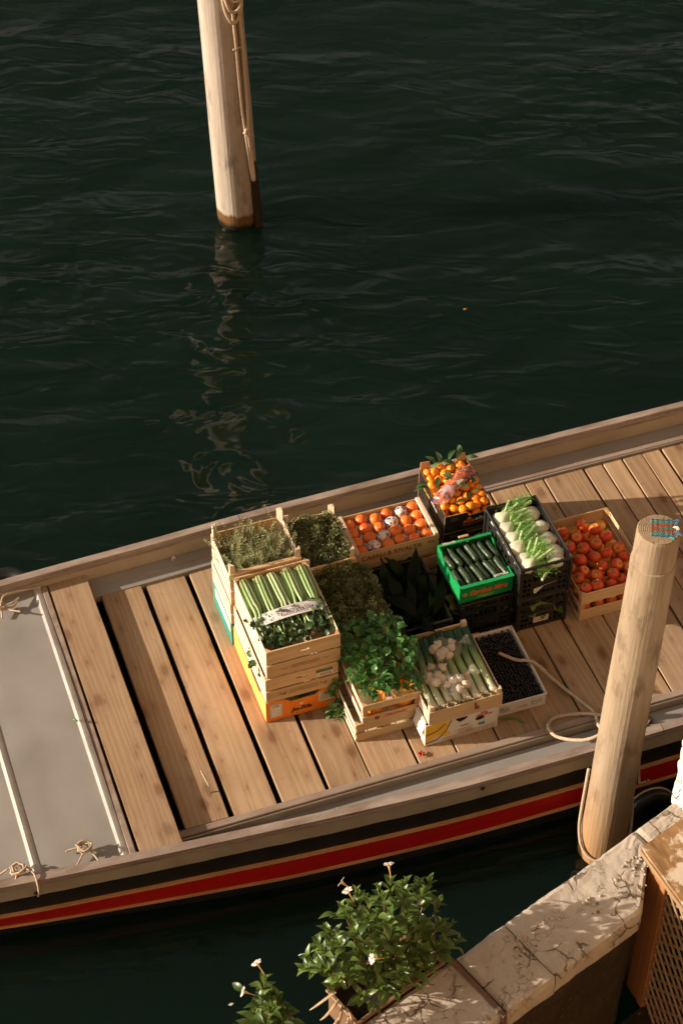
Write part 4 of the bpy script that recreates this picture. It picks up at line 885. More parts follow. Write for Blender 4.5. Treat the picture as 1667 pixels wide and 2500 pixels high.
crJ, hxJ, hyJ = wood_crate('open crate of leeks with garlic bags on top', 2.457, 2.840, 5.662, 6.165, ZD+.161, .095, 1, .02, False, .032, 1, mats=('crate', 'crate_side', 'crate_side'))
mb = MB(); mb.panel([[(-.008, 0), (.018, .0), (.016, .022), (.004, .026), (.002, .052), (-.010, .052)]], -.0008, 0); link('red_print', mb.mesh('red_print', M['stencil']), crJ, (.055, -hyJ-.0002, .028))
# ---- berry tray
def tray(label, s0, s1, t0, t1, z0, h):
    t = thing('plastic_tray', label, 'tray', W((s0+s1)/2, (t0+t1)/2, z0), A - .015); hx, hy = (s1-s0)/2, (t1-t0)/2; th = .005
    def sl(half, n, a, b): return [rect(-half, half, 0, h)] + [rect(-half + (a + (b-a)*q/n)*2*half, -half + (a + (b-a)*q/n)*2*half + .005, h*.22, h*.72) for q in range(n)]
    for contours, T in ((sl(hx, 5, .04, .26) + sl(hx, 5, .70, .94)[1:], Matrix.Translation((0, -hy, 0))), (sl(hx, 12, .05, .95), Matrix.Translation((0, hy, 0)) @ Matrix.Rotation(pi, 4, 'Z')),
                        (sl(hy - th, 26, .03, .97), Matrix.Translation((-hx, 0, 0)) @ Matrix.Rotation(-pi/2, 4, 'Z')), (sl(hy - th, 26, .03, .97), Matrix.Translation((hx, 0, 0)) @ Matrix.Rotation(pi/2, 4, 'Z'))):
        mb = MB(); mb.panel(contours, 0, th, 0, T); link('tray_side', mb.mesh('tray_side', M['white']), t)
    mb = MB(); mb.box(-hx+th, hx-th, -hy+th, hy-th, .001, .005); link('tray_base', mb.mesh('tray_base', M['white']), t)
    mb = MB()
    for (a, b, c_, d) in ((-hx-.004, hx+.004, -hy-.006, -hy+.004), (-hx-.004, hx+.004, hy-.004, hy+.006), (-hx-.006, -hx+.003, -hy+.004, hy-.004), (hx-.003, hx+.006, -hy+.004, hy-.004)): mb.cbox(a, b, c_, d, h+.0005, h+.007, .002)
    link('tray_rim', mb.mesh('tray_rim', M['white']), t); text('CALIX', .018, M['paleink'], t, (0, -hy-.001, .036), width=.06); return t, hx, hy
trK, hxK, hyK = tray('shallow white slotted tray full of dark berries', 2.858, 3.118, 5.715, 6.19, ZD, .083)
mb = MB(); mb.cbox(-.025, .025, -.006, .006, 0, .018, .002); link('tray_tab', mb.mesh('tray_tab', M['kraft']), trK, (-.07, hyK+.0125, .07))
# ---- kale crate
plK, hxD, hyD = plastic_crate('black plastic crate of dark kale between citrus and basil', 2.452, 2.805, 6.255, 6.705, ZD, .200, rim='greyplastic')

# ================================================================== FRUIT
def fruitmat(name, c1, c2, pole=None, rough=.4, scale=6.0, pore=0.15, spec=.45, vary=.12, pscale=90, amp=1.0):
    k = NT(name); f = k.noise(k.mapped(), scale, 4, .6); col = k.mix(k.ramp(k.math('ADD', k.math('MULTIPLY', f, amp), k.math('MULTIPLY', k.math('SUBTRACT', k.oi.outputs['Random'], .5), .4)), .35, .7), c1, c2)
    if pole:
        sep = k.n('ShaderNodeSeparateXYZ'); k.l(k.tc.outputs['Object'], sep.inputs[0]); z = k.math('MULTIPLY_ADD', f, .012, sep.outputs[2])
        col = k.mix(k.ramp(z, .026, .041), col, pole)
    col = k.hsv(col, k.math('MULTIPLY_ADD', k.oi.outputs['Random'], 2*vary, 1-vary))
    return k.done(col, rough, k.bump(k.noise(k.mapped(), pscale, 2), pore, .002), spec)
M['apple'] = fruitmat('apple skin', (0.72, 0.10, 0.02), (0.55, 0.045, 0.014), (0.82, 0.42, 0.08), .33, 40, .05, vary=.2)
M['orange'] = fruitmat('orange peel', (0.80, 0.20, 0.025), (0.68, 0.11, 0.02), None, .42, 12, .35, pscale=500)
M['clem'] = fruitmat('clementine peel', (0.92, 0.30, 0.012), (0.85, 0.22, 0.01), None, .35, 12, .3, pscale=420)
M['stem'] = simple('fruit stem', (0.12, 0.08, 0.03), None, 60)
def ball(r, flat=.9, dim_top=.0, dim_bot=.0, n=16, m=10):
    prof = []
    for i in range(m + 1):
        a = -pi/2 + pi*i/m; rr = r*cos(a); z = r*flat*sin(a)
        z -= dim_top * math.exp(-(rr/(r*.35))**2) if a > 0 else -dim_bot * math.exp(-(rr/(r*.35))**2)
        prof.append((max(rr, .0006), z))
    return prof
def fruit_mesh(name, mat, r, flat, dt, db, seed, lump=.03, n=16, m=11, ribs=0):
    mb = MB(); mb.lathe(ball(r, flat, dt, db, n, m), n, 0, None, lambda a, z: 1 + lump*noise.noise(Vector((cos(a)*1.2 + seed, sin(a)*1.2, z/r))) + ribs*cos(5*a)*max(0, z/r))
    return mb.mesh(name, M[mat], True)
apples = [fruit_mesh('apple', 'apple', .0365, .92, .012, .008, q, .05, ribs=.02) for q in range(3)]
stm = MB(); stm.tube([(0, 0, 0), (.001, 0, .008), (.003, .001, .016)], [.0018, .0013, .0016], 5); stm = stm.mesh('stem', M['stem'], True)
AP = [(3.730,6.662,0.545),(3.785,6.608,0.545),(3.817,6.541,0.545),(3.607,6.648,0.545),(3.662,6.584,0.545),(3.731,6.600,0.500),(3.596,6.529,0.545),(3.663,6.495,0.545),(3.742,6.506,0.545),(3.846,6.441,0.545),(3.577,6.637,0.500),(3.770,6.429,0.545),(3.696,6.422,0.545),(3.614,6.424,0.545),(3.858,6.406,0.510),(3.704,6.349,0.545),(3.783,6.332,0.545),(3.595,6.344,0.545),(3.649,6.292,0.545),(3.737,6.277,0.545),(3.553,6.307,0.545),(3.599,6.304,0.490),(3.620,6.226,0.545),(3.556,6.226,0.545),(3.713,6.244,0.510),(3.566,6.425,0.500),(3.784,6.261,0.500),(3.85,6.30,.53),(3.86,6.23,.52)]
AP += [(3.56 + .075*i, 6.215, .410) for i in range(5)]
BIG = [0, 3, 9, 12, 17, 23]
for i, (s_, t_, z_) in enumerate(AP):
    if i < 29:
        rowi = min(int((6.70 - t_) / .062), 8); pos = sorted([a for a in AP[:29] if min(int((6.70 - a[1]) / .062), 8) == rowi]).index((s_, t_, z_))
        hi = 'raised ' if z_ > .52 else 'sunken '
        lab = f'{hi}red apple, {ORD[pos]} from left in the {ORD[rowi]} row from the crate back'
    else: lab = f'red apple seen through the front slats, {ORD[i-29]} from the left'
    o = thing('apple', lab, 'apple', W(s_, t_, z_), R(0, 6), 'red apples in the slatted crate'); o.rotation_euler = (R(-.9, .9) if i < 29 else R(-2, 2), R(-.8, .8), R(0, 6))
    link('skin', random.choice(apples), o, scale=R(.92, 1.06))
    if i < 29: link('stem', stm, o, (0, 0, .022))
mb = MB()
for i in range(5):
    for j in range(7):
        for z_ in (.0, .058): 
            if not (j == 0 and z_ == 0): mb.lathe(ball(.036, .92, .006, .004, 10, 7), 10, 0, Matrix.Translation((-.148 + .074*i, -.235 + .078*j + (.0 if z_ == 0 else .01), z_ - .002)))
tag(link('apple_fill', mb.mesh('apple_fill', M['apple'], True), None, W(3.708, 6.447, .41), A), 'lower apples filling the slatted crate', 'apples', kind='stuff')
oranges = [fruit_mesh('orange', 'orange', .0355, .95, .003, .003, q+5, .03) for q in range(3)]
k = NT('printed fruit wrapper'); v = k.mapped((1, 1, 1)); vo = k.n('ShaderNodeTexVoronoi'); k.l(v, vo.inputs['Vector']); vo.inputs['Scale'].default_value = 95
cr = k.n('ShaderNodeValToRGB'); k.l(vo.outputs['Color'], cr.inputs[0]); el = cr.color_ramp; el.interpolation = 'CONSTANT'
el.elements[0].color = (.72, .62, .55, 1); el.elements[1].position = .36; el.elements[1].color = (.05, .12, .36, 1)
for p_, c_ in ((.5, (.7, .62, .56, 1)), (.64, (.75, .42, .04, 1)), (.74, (.62, .07, .04, 1)), (.82, (.72, .64, .58, 1))): e_ = el.elements.new(p_); e_.color = c_
M['wrap'] = k.done(cr.outputs[0], .35, None, .5)
wp = MB(); n_ = 18; prof = [(.0372, -.006), (.0375, .006), (.035, .016), (.028, .0255), (.018, .0315), (.006, .0345)]
vs_ = []; 
for (r_, z_) in prof:
    for q in range(n_): a = 2*pi*q/n_; w_ = 1 + .03*sin(a*9); vs_.append((r_*w_*cos(a), r_*w_*sin(a), z_ + .0035*sin(a*7)*(z_ < .01)))
fs_ = [(i*n_+q, i*n_+(q+1) % n_, (i+1)*n_+(q+1) % n_, (i+1)*n_+q) for i in range(len(prof)-1) for q in range(n_)] + [tuple((len(prof)-1)*n_+q for q in range(n_))]
wrapm = wp.add(vs_, fs_).mesh('wrapper', M['wrap'], False)
WR = {(1, 3), (2, 2), (3, 1), (4, 0)}; colw = ['leftmost', 'second', 'third', 'fourth', 'fifth', 'sixth']
for layer, z_ in ((1, ZD + .228 + .062), (0, ZD + .113 + .045)):
    for c_ in range(6):
        for r_ in range(4):
            if layer == 0 and r_ < 3: continue
            s_ = 2.45 + .047 + c_*.0745 + R(-.003, .003); t_ = 7.025 - .043 - r_*.069 + (.012 if c_ % 2 else -.006) + R(-.003, .003)
            if layer == 0: t_ -= .005
            rowname = ['back row', 'second row from the back', 'third row from the back', 'front row'][r_]
            where = f'{colw[c_]}{"" if c_ == 0 else " from left"} in the {rowname}, top citrus crate' if layer else f'{colw[c_]}{"" if c_ == 0 else " from the left"} in the citrus crate below'
            if layer and r_ in (1, 2) and (c_, r_) in WR: where = where.replace(" row from the back", " row")
            wr = layer and (c_, r_) in WR
            o = thing('orange', ('wrapped orange in printed paper, ' if wr else 'orange, ') + where, 'orange', W(s_, t_, z_ + R(-.002, .003)), R(0, 6), 'oranges in the citrus crates')
            o.rotation_euler = (R(-.3, .3), R(-.3, .3), R(0, 6)); link('peel', random.choice(oranges), o, scale=R(.94, 1.04))
            if wr: link('wrapper', wrapm, o)
# white moulded liner between the fruit
mb = MB(); nx, ny = 60, 40; vs_ = []; fs_ = []
for i in range(nx+1):
    for j in range(ny+1):
        x = -.222 + .444*i/nx; y = -.136 + .272*j/ny
        c_ = (x + .233 - .047)/.0745; q = abs((c_ - round(c_)))*2; col_i = max(0, min(5, round(c_)))
        r_ = (.146 - .043 + (.012 if col_i % 2 else -.006) - y)/.069; p_ = abs(r_ - round(r_))*2
        vs_.append((x, y, .020 + .046*min(1, (q*q + p_*p_)*.62)))
for i in range(nx):
    for j in range(ny): a = i*(ny+1)+j; fs_.append((a, a+ny+1, a+ny+2, a+1))
tag(link('fruit_liner', mb.add(vs_, fs_).mesh('fruit_liner', M['paper'], True), None, W(2.6835, 6.879, ZD + .228), A), 'white moulded paper liner cupping the oranges in the top crate', 'liner')
clems = [fruit_mesh('clementine', 'clem', .0265, .86, .004, .002, q+15, .04, 14, 9) for q in range(3)]
CL = [(3.134,7.113),(3.175,7.083),(3.044,7.123),(3.094,7.094),(3.006,7.082),(3.044,7.058),(2.998,7.033),(3.222,6.991),(3.192,6.962),(3.222,6.936),(3.194,6.910),(3.220,6.887),(3.175,6.862),(3.215,6.832),(3.049,6.887),(3.092,6.864),(3.130,6.885),(3.169,6.825),(3.130,6.818),(3.045,6.837),(3.085,6.812),(3.091,6.925),(3.150,6.945),(3.082,7.030),(3.123,7.048),(3.037,6.976),(3.000,6.93),(3.0,6.86),(3.16,7.02),(3.20,7.05),(3.10,6.98),(2.998,6.982),(3.004,7.132),(3.09,7.145),(3.20,7.13),(3.232,7.09)]
for i, (s_, t_) in enumerate(CL):
    rowi = min(int((7.16 - t_)/.056), 6); pos = sorted([a for a in CL if min(int((7.16 - a[1])/.056), 6) == rowi]).index((s_, t_))
    d = math.hypot((s_-3.108)/.13, (t_-6.97)/.19); z_ = .738 + .022*(1-min(1, d)) + R(-.006, .006)
    o = tag(link('clementine', random.choice(clems), None, W(s_, t_, z_), (R(-.7, .7), R(-.7, .7), R(0, 6)), R(.9, 1.08)), f'clementine, {ORD[pos]} from left in the {ORD[rowi]} row from the black carton back', 'clementine', 'clementines in the top black carton')
mb = MB()
for i in range(7):
    for j in range(5): mb.lathe(ball(.027, .9, 0, 0, 8, 6), 8, 0, Matrix.Translation((-.11 + .055*j, -.165 + .055*i, R(-.006, .006))))
tag(link('clementine_heap', mb.mesh('clementine_heap', M['clem'], True), None, W(3.108, 6.97, .695), A), 'lower layer of clementines filling the top black carton', 'clementines', kind='stuff')

# ================================================================== LEAVES AND HERBS
def leaf_mesh(name, mat, Ln, Wd, shape='ovate', fold=.35, curl=.3, n=5, wave=0.0, lobes=0):
    mb = MB(); vs = []; fs = []
    for i in range(n + 1):
        f = i/n
        if shape == 'ovate': w_ = Wd*.5*sin(pi*f**.8)**.8 if 0 < f < 1 else 0
        elif shape == 'lance': w_ = Wd*.5*sin(pi*f)**1.0 if 0 < f < 1 else 0
        else: w_ = Wd*.5*(.25 + .75*sin(pi*min(1, f*1.05))**.7) if 0 < f < 1 else (Wd*.06 if f == 0 else 0)
        if lobes: w_ *= 1 + .35*sin(i*pi)*0 + (.45 if i % 2 else -.25)*lobes
        w_ = max(w_, .0004); y = Ln*f; z = -curl*Ln*f*f + Ln*.12*sin(f*pi)
        wz = wave*Ln*sin(f*17)
        vs += [(-w_, y, z + w_*fold + wz), (0, y, z), (w_, y, z + w_*fold - wz)]
    for i in range(n):
        a = i*3; fs += [(a, a+1, a+4, a+3), (a+1, a+2, a+5, a+4)]
    return mb.add(vs, fs).mesh(name, M[mat], True)
def orient(d, n_):
    y = Vector(d).normalized(); x = y.cross(Vector(n_))
    if x.length < 1e-4: x = y.orthogonal()
    x.normalize(); z = x.cross(y); return Matrix((x, y, z)).transposed().to_euler()
def rv(a=1.0): return Vector((R(-a, a), R(-a, a), R(-a, a)))
M['basil'] = leafmat('basil leaf', (0.035, 0.115, 0.026), (0.08, 0.20, 0.045), .32, .25, .35)
M['mint'] = leafmat('mint leaf', (0.05, 0.11, 0.035), (0.11, 0.19, 0.06), .5, .2, .25)
M['rose'] = leafmat('rosemary needle', (0.17, 0.20, 0.08), (0.28, 0.30, 0.14), .5, .2, .3)
M['thyme'] = leafmat('thyme leaf', (0.07, 0.095, 0.035), (0.20, 0.22, 0.09), .5, .2, .45)
M['kale'] = leafmat('dark kale leaf', (0.006, 0.010, 0.005), (0.011, 0.018, 0.008), .6, .05, .3, None, 30, .12)
M['celleaf'] = leafmat('celery leaf', (0.022, 0.055, 0.016), (0.055, 0.10, 0.03), .4, .15, .4)
M['citleaf'] = leafmat('citrus leaf', (0.03, 0.075, 0.02), (0.10, 0.15, 0.05), .32, .12, .3)
M['fennelgreen'] = leafmat('fennel frond', (0.09, 0.24, 0.03), (0.16, 0.33, 0.06), .5, .3, .2)
M['shrub'] = leafmat('glossy shrub leaf', (0.04, 0.09, 0.016), (0.12, 0.175, 0.035), .36, .25, .35, spec=.5)
M['woodstem'] = simple('woody stem', (0.22, 0.13, 0.06), None, 40)
M['greenstem'] = simple('green stem', (0.14, 0.22, 0.06), (0.1, 0.17, 0.04), 30, rough=.45)
lc = [leaf_mesh('leaf', 'citleaf', .062, .024, 'lance', .3, c_) for c_ in (.1, .3, .5)]
LP = [(2.965,7.02,.78,(-1,-.2,.1)),(2.955,6.985,.775,(-1,.3,.2)),(3.05,7.05,.785,(.5,-.8,.2)),(3.075,7.065,.787,(.3,-.9,.1)),(3.045,7.015,.78,(1,-.3,0)),(3.115,6.815,.795,(.3,.8,.35)),(3.04,6.815,.785,(.9,.2,.1)),(3.16,6.86,.79,(.9,.3,0)),(3.12,6.9,.795,(.8,.6,.1)),(3.10,6.92,.79,(.9,.5,.15)),
      (3.18,6.92,.79,(.3,.9,.3)),(3.08,7.14,.78,(.2,.9,.5)),(3.13,7.14,.785,(.7,.6,.5)),(3.17,7.13,.79,(.5,.3,.6)),(3.20,7.14,.8,(.2,.9,.4)),(3.22,7.12,.79,(1,-.2,.2)),(3.06,7.14,.775,(-.5,.8,.3)),(3.10,7.09,.79,(.8,-.4,.1)),(3.0,6.97,.775,(.4,.9,.2)),(2.99,6.94,.77,(.9,-.4,.1)),(3.15,7.1,.79,(-.8,.3,.3)),(3.21,6.93,.79,(-.2,1,.2)),(3.02,7.11,.78,(.9,.3,.2))]
LP.sort(key=lambda p: -p[1])
for i, (s_, t_, z_, d) in enumerate(LP):
    dd = W(d[0], d[1], 0); dd.z = d[2]
    tag(link('citrus_leaf', random.choice(lc), None, W(s_, t_, z_ + .004), orient(dd, Vector((0, 0, 1)) + rv(.35)), R(.9, 1.35)), f'green citrus leaf, {ORD[i] if i < 12 else ORD[i-12] + " after the twelfth"} from the back among the clementines', 'leaf', 'leaves among the clementines')
# printed film band
k = NT('printed film'); v = k.mapped((1, 1, 1), False); f1 = k.noise(v, 26, 4, .6, 1.5); cr = k.n('ShaderNodeValToRGB'); k.l(f1, cr.inputs[0]); el = cr.color_ramp
el.elements[0].position = .32; el.elements[0].color = (.03, .03, .06, 1); el.elements[1].position = .72; el.elements[1].color = (.55, .5, .5, 1)
for p_, c_ in ((.42, (.16, .10, .12, 1)), (.48, (.55, .10, .02, 1)), (.54, (.65, .22, .05, 1)), (.60, (.28, .26, .33, 1))): e_ = el.elements.new(p_); e_.color = c_
M['film'] = k.done(cr.outputs[0], .22, k.bump(k.noise(v, 30, 3), .3, .006), .5)
mb = MB(); pth = smooth_path([(-.128, -.075, .735-.7), (-.118, -.068, .775-.7), (-.06, -.035, .800-.7), (0, .005, .806-.7), (.06, .05, .802-.7), (.118, .095, .786-.7), (.136, .108, .74-.7)], 4); nrm = Vector((-.55, .83, 0)); vs_ = []; fs_ = []
for p in pth:
    for j in range(7): q = (j/6 - .5); vs_.append(p + nrm*q*.085 + Vector((0, 0, -.014*(2*q)**2 + .002*noise.noise(p*40 + Vector((0, 0, j))))))
for i in range(len(pth)-1):
    for j in range(6): a = i*7+j; fs_.append((a, a+7, a+8, a+1))
fb = tag(link('film_band', mb.add(vs_, fs_).mesh('film_band', M['film'], True), None, W(3.107, 6.965, .7), A), 'printed plastic film band stretched over the clementines', 'film')
text('alba', .032, M['whiteink'], fb, (.012, -.012, .108), (radians(8), radians(4), radians(34)), bold=.0008, width=.05); text('fruit', .03, M['orangeink'], fb, (.045, .030, .108), (radians(8), radians(2), radians(34)), bold=.0008, width=.05)

# cucumbers
k = NT('cucumber skin'); v = k.mapped((3, 1, 3)); f1 = k.noise(v, 30, 4, .6); sp = k.ramp(k.noise(k.mapped((1, 1, 1)), 160, 3, .7), .5, .66)
col = k.mix(k.ramp(f1, .4, .7), (0.012, 0.030, 0.012), (0.028, 0.055, 0.02)); col = k.mix(k.math('MULTIPLY', sp, .42), col, (0.17, 0.20, 0.10))
M['cuke'] = k.done(col, .36, k.bump(k.noise(k.mapped(), 110, 3), .6, .003), .45)
def cuke(seed, Ln=.155, r=.0172):
    mb = MB(); n = 14; mb.tube([(.006*sin(pi*f)*(1 if seed % 2 else -1), Ln*(f-.5), .003*sin(pi*f*2)) for f in [i/n for i in range(n+1)]], [r*max(.12, min(1, (sin(pi*min(.5, f*3.2))**.7 if f < .16 else 1) * (sin(pi*min(.5, (1-f)*3.2))**.7 if f > .84 else 1)))*(1 + .05*noise.noise(Vector((f*5, seed, 0)))) for f in [i/n for i in range(n+1)]], 10); return mb.mesh('cucumber', M['cuke'], True)
ck = [cuke(q) for q in range(4)]
for row, (tc, n_, z_) in enumerate(((6.515, 7, .722), (6.372, 8, .718))):
    for i in range(n_):
        s_ = 2.885 + (.245/(n_-1))*i
        tag(link('cucumber', random.choice(ck), None, W(s_ + R(-.003, .003), tc + R(-.008, .008), z_ + .006*(i % 2)), (R(-.05, .05), 0, A + .1 + R(-.06, .06)), R(.95, 1.05)), f'bumpy cucumber, {ORD[i]} from left in the {"back" if row == 0 else "front"} row of the green carton', 'cucumber', 'cucumbers in the green carton')
mb = MB()
for i in range(7):
    for j in (-1, 1): mb.tube([(-.12 + .04*i, j*.07 - .075, 0), (-.12 + .04*i, j*.07 + .06, 0)], .018, 8)
tag(link('cucumber_layer', mb.mesh('cucumber_layer', M['cuke'], True), None, W(3.006, 6.44, .683), A), 'lower cucumbers filling the green carton', 'cucumbers', kind='stuff')

# fennel
k = NT('fennel bulb'); sep = k.n('ShaderNodeSeparateXYZ'); k.l(k.tc.outputs['Object'], sep.inputs[0]); f1 = k.noise(k.mapped((1, .15, 1)), 70, 3)
col = k.mix(k.ramp(k.math('MULTIPLY_ADD', f1, .05, sep.outputs[1]), .02, .12), (0.66, 0.64, 0.50), (0.34, 0.47, 0.17)); M['fbulb'] = k.done(col, .38, k.bump(f1, .4, .003), .45)
M['fstalk'] = simple('fennel stalk', (0.46, 0.55, 0.30), (0.30, 0.42, 0.16), 60, (1, .1, 1), rough=.4, bump=.3)
M['fcut'] = simple('cut stalk end', (0.62, 0.66, 0.45), None, 60, bump=.2)
def fennel_parts(seed):
    rr = random.Random(seed); mb = MB()
    prof = [(.004, -.042), (.022, -.038), (.036, -.022), (.041, -.004), (.038, .016), (.029, .036), (.021, .052), (.016, .062)]
    mb.lathe(prof, 18, 0, Matrix.Rotation(-pi/2, 4, 'X'), lambda a, z: (1 - .34*sin(a)**2) * (1 + .07*math.copysign(1, sin(a*2.5 + z*30))))
    bulb = mb.mesh('bulb', M['fbulb'], True); sts = []
    for q in range(3):
        m2 = MB(); a = (q-1)*.42 + rr.uniform(-.12, .12); ln = rr.uniform(.05, .115); x0 = (q-1)*.012
        p = [(x0, .05, rr.uniform(-.004, .008)), (x0 + .5*ln*a, .05 + ln*.5, rr.uniform(0, .012)), (x0 + ln*a, .05 + ln, rr.uniform(.005, .02))]
        m2.tube(p, [.009, .008, .0075], 8, 0, caps=False); d = Vector(p[2]) - Vector(p[1]); d.normalize()
        m2.tube([Vector(p[2]) - d*.0008, Vector(p[2]) + d*.001], [.0078, .0072], 8, 1); sts.append(m2.mesh('stalk', [M['fstalk'], M['fcut']], True))
    m3 = MB()
    for q in range(240):
        b = Vector((rr.gauss(0, .026), rr.uniform(.045, .16), rr.uniform(-.004, .026))); d = Vector((rr.uniform(-1, 1), rr.uniform(-.3, 1), rr.uniform(-.2, .7))).normalized()*rr.uniform(.012, .028); x = d.cross(Vector((0, 0, 1)))*.07
        m3.add([b - x, b + x, b + d], [(0, 1, 2)])
    return bulb, sts, m3.mesh('fronds', M['fennelgreen'])
fpv = [fennel_parts(q+40) for q in range(3)]
FEN = [('l', 3.205, 6.60), ('l', 3.205, 6.525), ('l', 3.206, 6.450), ('l', 3.204, 6.375), ('l', 3.206, 6.30), ('l', 3.21, 6.245), ('r', 3.385, 6.60), ('r', 3.395, 6.50), ('r', 3.392, 6.40), ('r', 3.39, 6.30), ('r', 3.375, 6.245), ('l', 3.27, 6.63)]
for i, (sd_, s_, t_) in enumerate(FEN):
    side = 'left' if sd_ == 'l' else 'right'; idx_ = sorted([-f[2] for f in FEN if f[0] == sd_]).index(-t_)
    d = W(.86, .42, 0) if sd_ == 'l' else W(-.9, -.25, 0); d.z = .18 if sd_ == 'l' else .05
    o = thing('fennel', f'white fennel bulb, {ORD[idx_]} from the back along the {side} side of the black crate', 'fennel', W(s_, t_, .815 + R(-.004, .01) - (.012 if sd_ == 'r' else 0)), 0, 'fennel bulbs in the black crate')
    o.rotation_euler = orient(d + rv(.1), Vector((0, 0, 1)) + rv(.2)); b_, st_, fr = random.choice(fpv)
    link('bulb', b_, o, scale=R(.95, 1.1))
    if sd_ == 'l' or i % 2 == 0:
        for q in st_: link('stalk', q, o)
    tag(link('fronds', fr, o, (0, 0, .005)), kind='stuff')
mb = MB()
for i in range(6):
    for j in range(3): mb.lathe(ball(.044, .85, 0, 0, 10, 7), 10, 0, Matrix.Translation((-.085 + .085*j, -.18 + .072*i, 0)))
tag(link('fennel_layer', mb.mesh('fennel_layer', M['fbulb'], True), None, W(3.30, 6.445, .755), A), 'lower fennel bulbs filling the black crate', 'fennel', kind='stuff')

# leafy heads glimpsed inside lower crates
M['lettuce'] = leafmat('lettuce leaf', (0.12, 0.19, 0.035), (0.24, 0.30, 0.07), .45, .2, .25)
ll = [leaf_mesh('leaf', 'lettuce', .12, .085, 'ovate', .5, c_, 5, .03) for c_ in (-.5, -.2, .2)]
def head(label, s_, t_, z_, sc=1.0, n_=14):
    o = thing('lettuce_head', label, 'lettuce', W(s_, t_, z_), R(0, 6), 'leafy heads in the lower crates')
    for q in range(n_):
        a = q*2.4; el_ = .25 + 1.2*q/n_; d = Vector((cos(a)*cos(el_), sin(a)*cos(el_), sin(el_))); link('leaf', random.choice(ll), o, (.02*cos(a), .02*sin(a), .02), orient(d, Vector((cos(a), sin(a), 1.2))), sc*R(.8, 1.1))
for i, (s_, t_, z_) in enumerate(((3.235, 6.30, .40), (3.37, 6.30, .40), (3.30, 6.31, .49))): head(('left lettuce head low in the crate under the fennel', 'right lettuce head low in the crate under the fennel', 'middle lettuce head high in the crate under the fennel')[i], s_, t_, z_)
for i, (s_, t_) in enumerate(((2.94, 6.36), (3.08, 6.36))): head(('left', 'right')[i] + ' lettuce head inside the crate under the cucumbers', s_, t_, .44)
head('dark leafy head showing in the dip of the orange carton', 1.93, 6.16, .40, .8)

# leeks
k = NT('leek'); sep = k.n('ShaderNodeSeparateXYZ'); k.l(k.tc.outputs['Object'], sep.inputs[0]); f1 = k.noise(k.mapped((1, .04, 1)), 120, 3); y_ = k.math('MULTIPLY_ADD', k.oi.outputs['Random'], .08, k.math('MULTIPLY_ADD', f1, .03, sep.outputs[1]))
col = k.mix(k.ramp(y_, -.19, .02), (0.66, 0.62, 0.46), (0.36, 0.44, 0.17)); col = k.mix(k.ramp(y_, .03, .17), col, (0.035, 0.085, 0.04)); M['leek'] = k.done(col, .35, k.bump(f1, .35, .002), .45)
M['root'] = simple('leek roots', (0.62, 0.52, 0.36), (0.45, 0.32, 0.18), 60, bump=0)
def leek_parts(seed):
    rr = random.Random(seed); mb = MB(); mb.tube([(0, -.225, 0), (0, -.215, 0), (0, -.18, 0), (.001, -.05, .001), (0, .08, 0), (0, .14, -.002)], [.012, .021, .019, .0195, .021, .023], 12); sh = mb.mesh('shaft', M['leek'], True); lv = []
    for q in range(4):
        m2 = MB(); x = (q-1.5)*.011; m2.tube(smooth_path([(x*.5, .06, .004*q-.004), (x, .14, .006*q-.004), (x*1.6, .22, .006*q-.008)], 3), [.014, .015, .015, .014, .013, .012, .008], 6, flat=.25); lv.append(m2.mesh('leaf', M['leek'], True))
    m3 = MB()
    for q in range(40):
        a = rr.uniform(0, 6.28); d = Vector((cos(a)*.02, -.022*rr.uniform(.2, 1), sin(a)*.014 + .004)); m3.tube([(0.01*cos(a), -.222, .01*sin(a)), Vector((.008*cos(a), -.222, .008*sin(a))) + d*.6 + Vector((rr.uniform(-.006, .006), 0, .004)), Vector((0, -.222, 0)) + d*1.3], .0011, 3, caps=False)
    return sh, lv, m3.mesh('roots', M['root'])
lk = [leek_parts(q) for q in range(3)]
for lay, n_, z_ in ((1, 8, .605), (0, 8, .567)):
    for i in range(n_):
        s_ = 2.485 + i*.0465 + (.0 if lay else .005); o = thing('leek', (f'leek in the top layer, {ORD[i]} from the left' if lay else f'leek in the bottom layer, {ORD[i]} from the left') + ' in the open crate', 'leek', W(s_, 5.918 + R(-.006, .01), z_ + R(0, .005)), A + R(-.025, .025), 'leeks in the open crate')
        a_, b_, c_ = random.choice(lk); sc = R(.95, 1.05); link('shaft', a_, o, scale=sc)
        if lay:
            for q in b_: link('leaf', q, o, scale=sc)
        tag(link('roots', c_, o), kind='stuff')
# garlic bags
M['garlic'] = simple('garlic skin', (0.70, 0.60, 0.46), (0.58, 0.46, 0.33), 60, (1, 1, .3), rough=.5, bump=.3)
def filmmat(name, col, alpha, rough=.15):
    k = NT(name); k.done(col, rough, k.bump(k.noise(k.mapped(), 45, 4), .5, .006), .6); tr = k.n('ShaderNodeBsdfTransparent'); mx = k.n('ShaderNodeMixShader'); mx.inputs[0].default_value = alpha
    k.l(tr.outputs[0], mx.inputs[1]); k.l(k.p.outputs[0], mx.inputs[2]); k.l(mx.outputs[0], k.out.inputs[0]); return k.m
M['bag'] = filmmat('clear bag', (.75, .70, .6), .12)
gm = MB(); gm.lathe([(.003, 0), (.017, .003), (.0225, .012), (.021, .021), (.011, .030), (.004, .036), (.003, .042)], 12, 0, None, lambda a, z: 1 + .06*cos(a*7)*(z < .03)); gm = gm.mesh('garlic_bulb', M['garlic'], True)
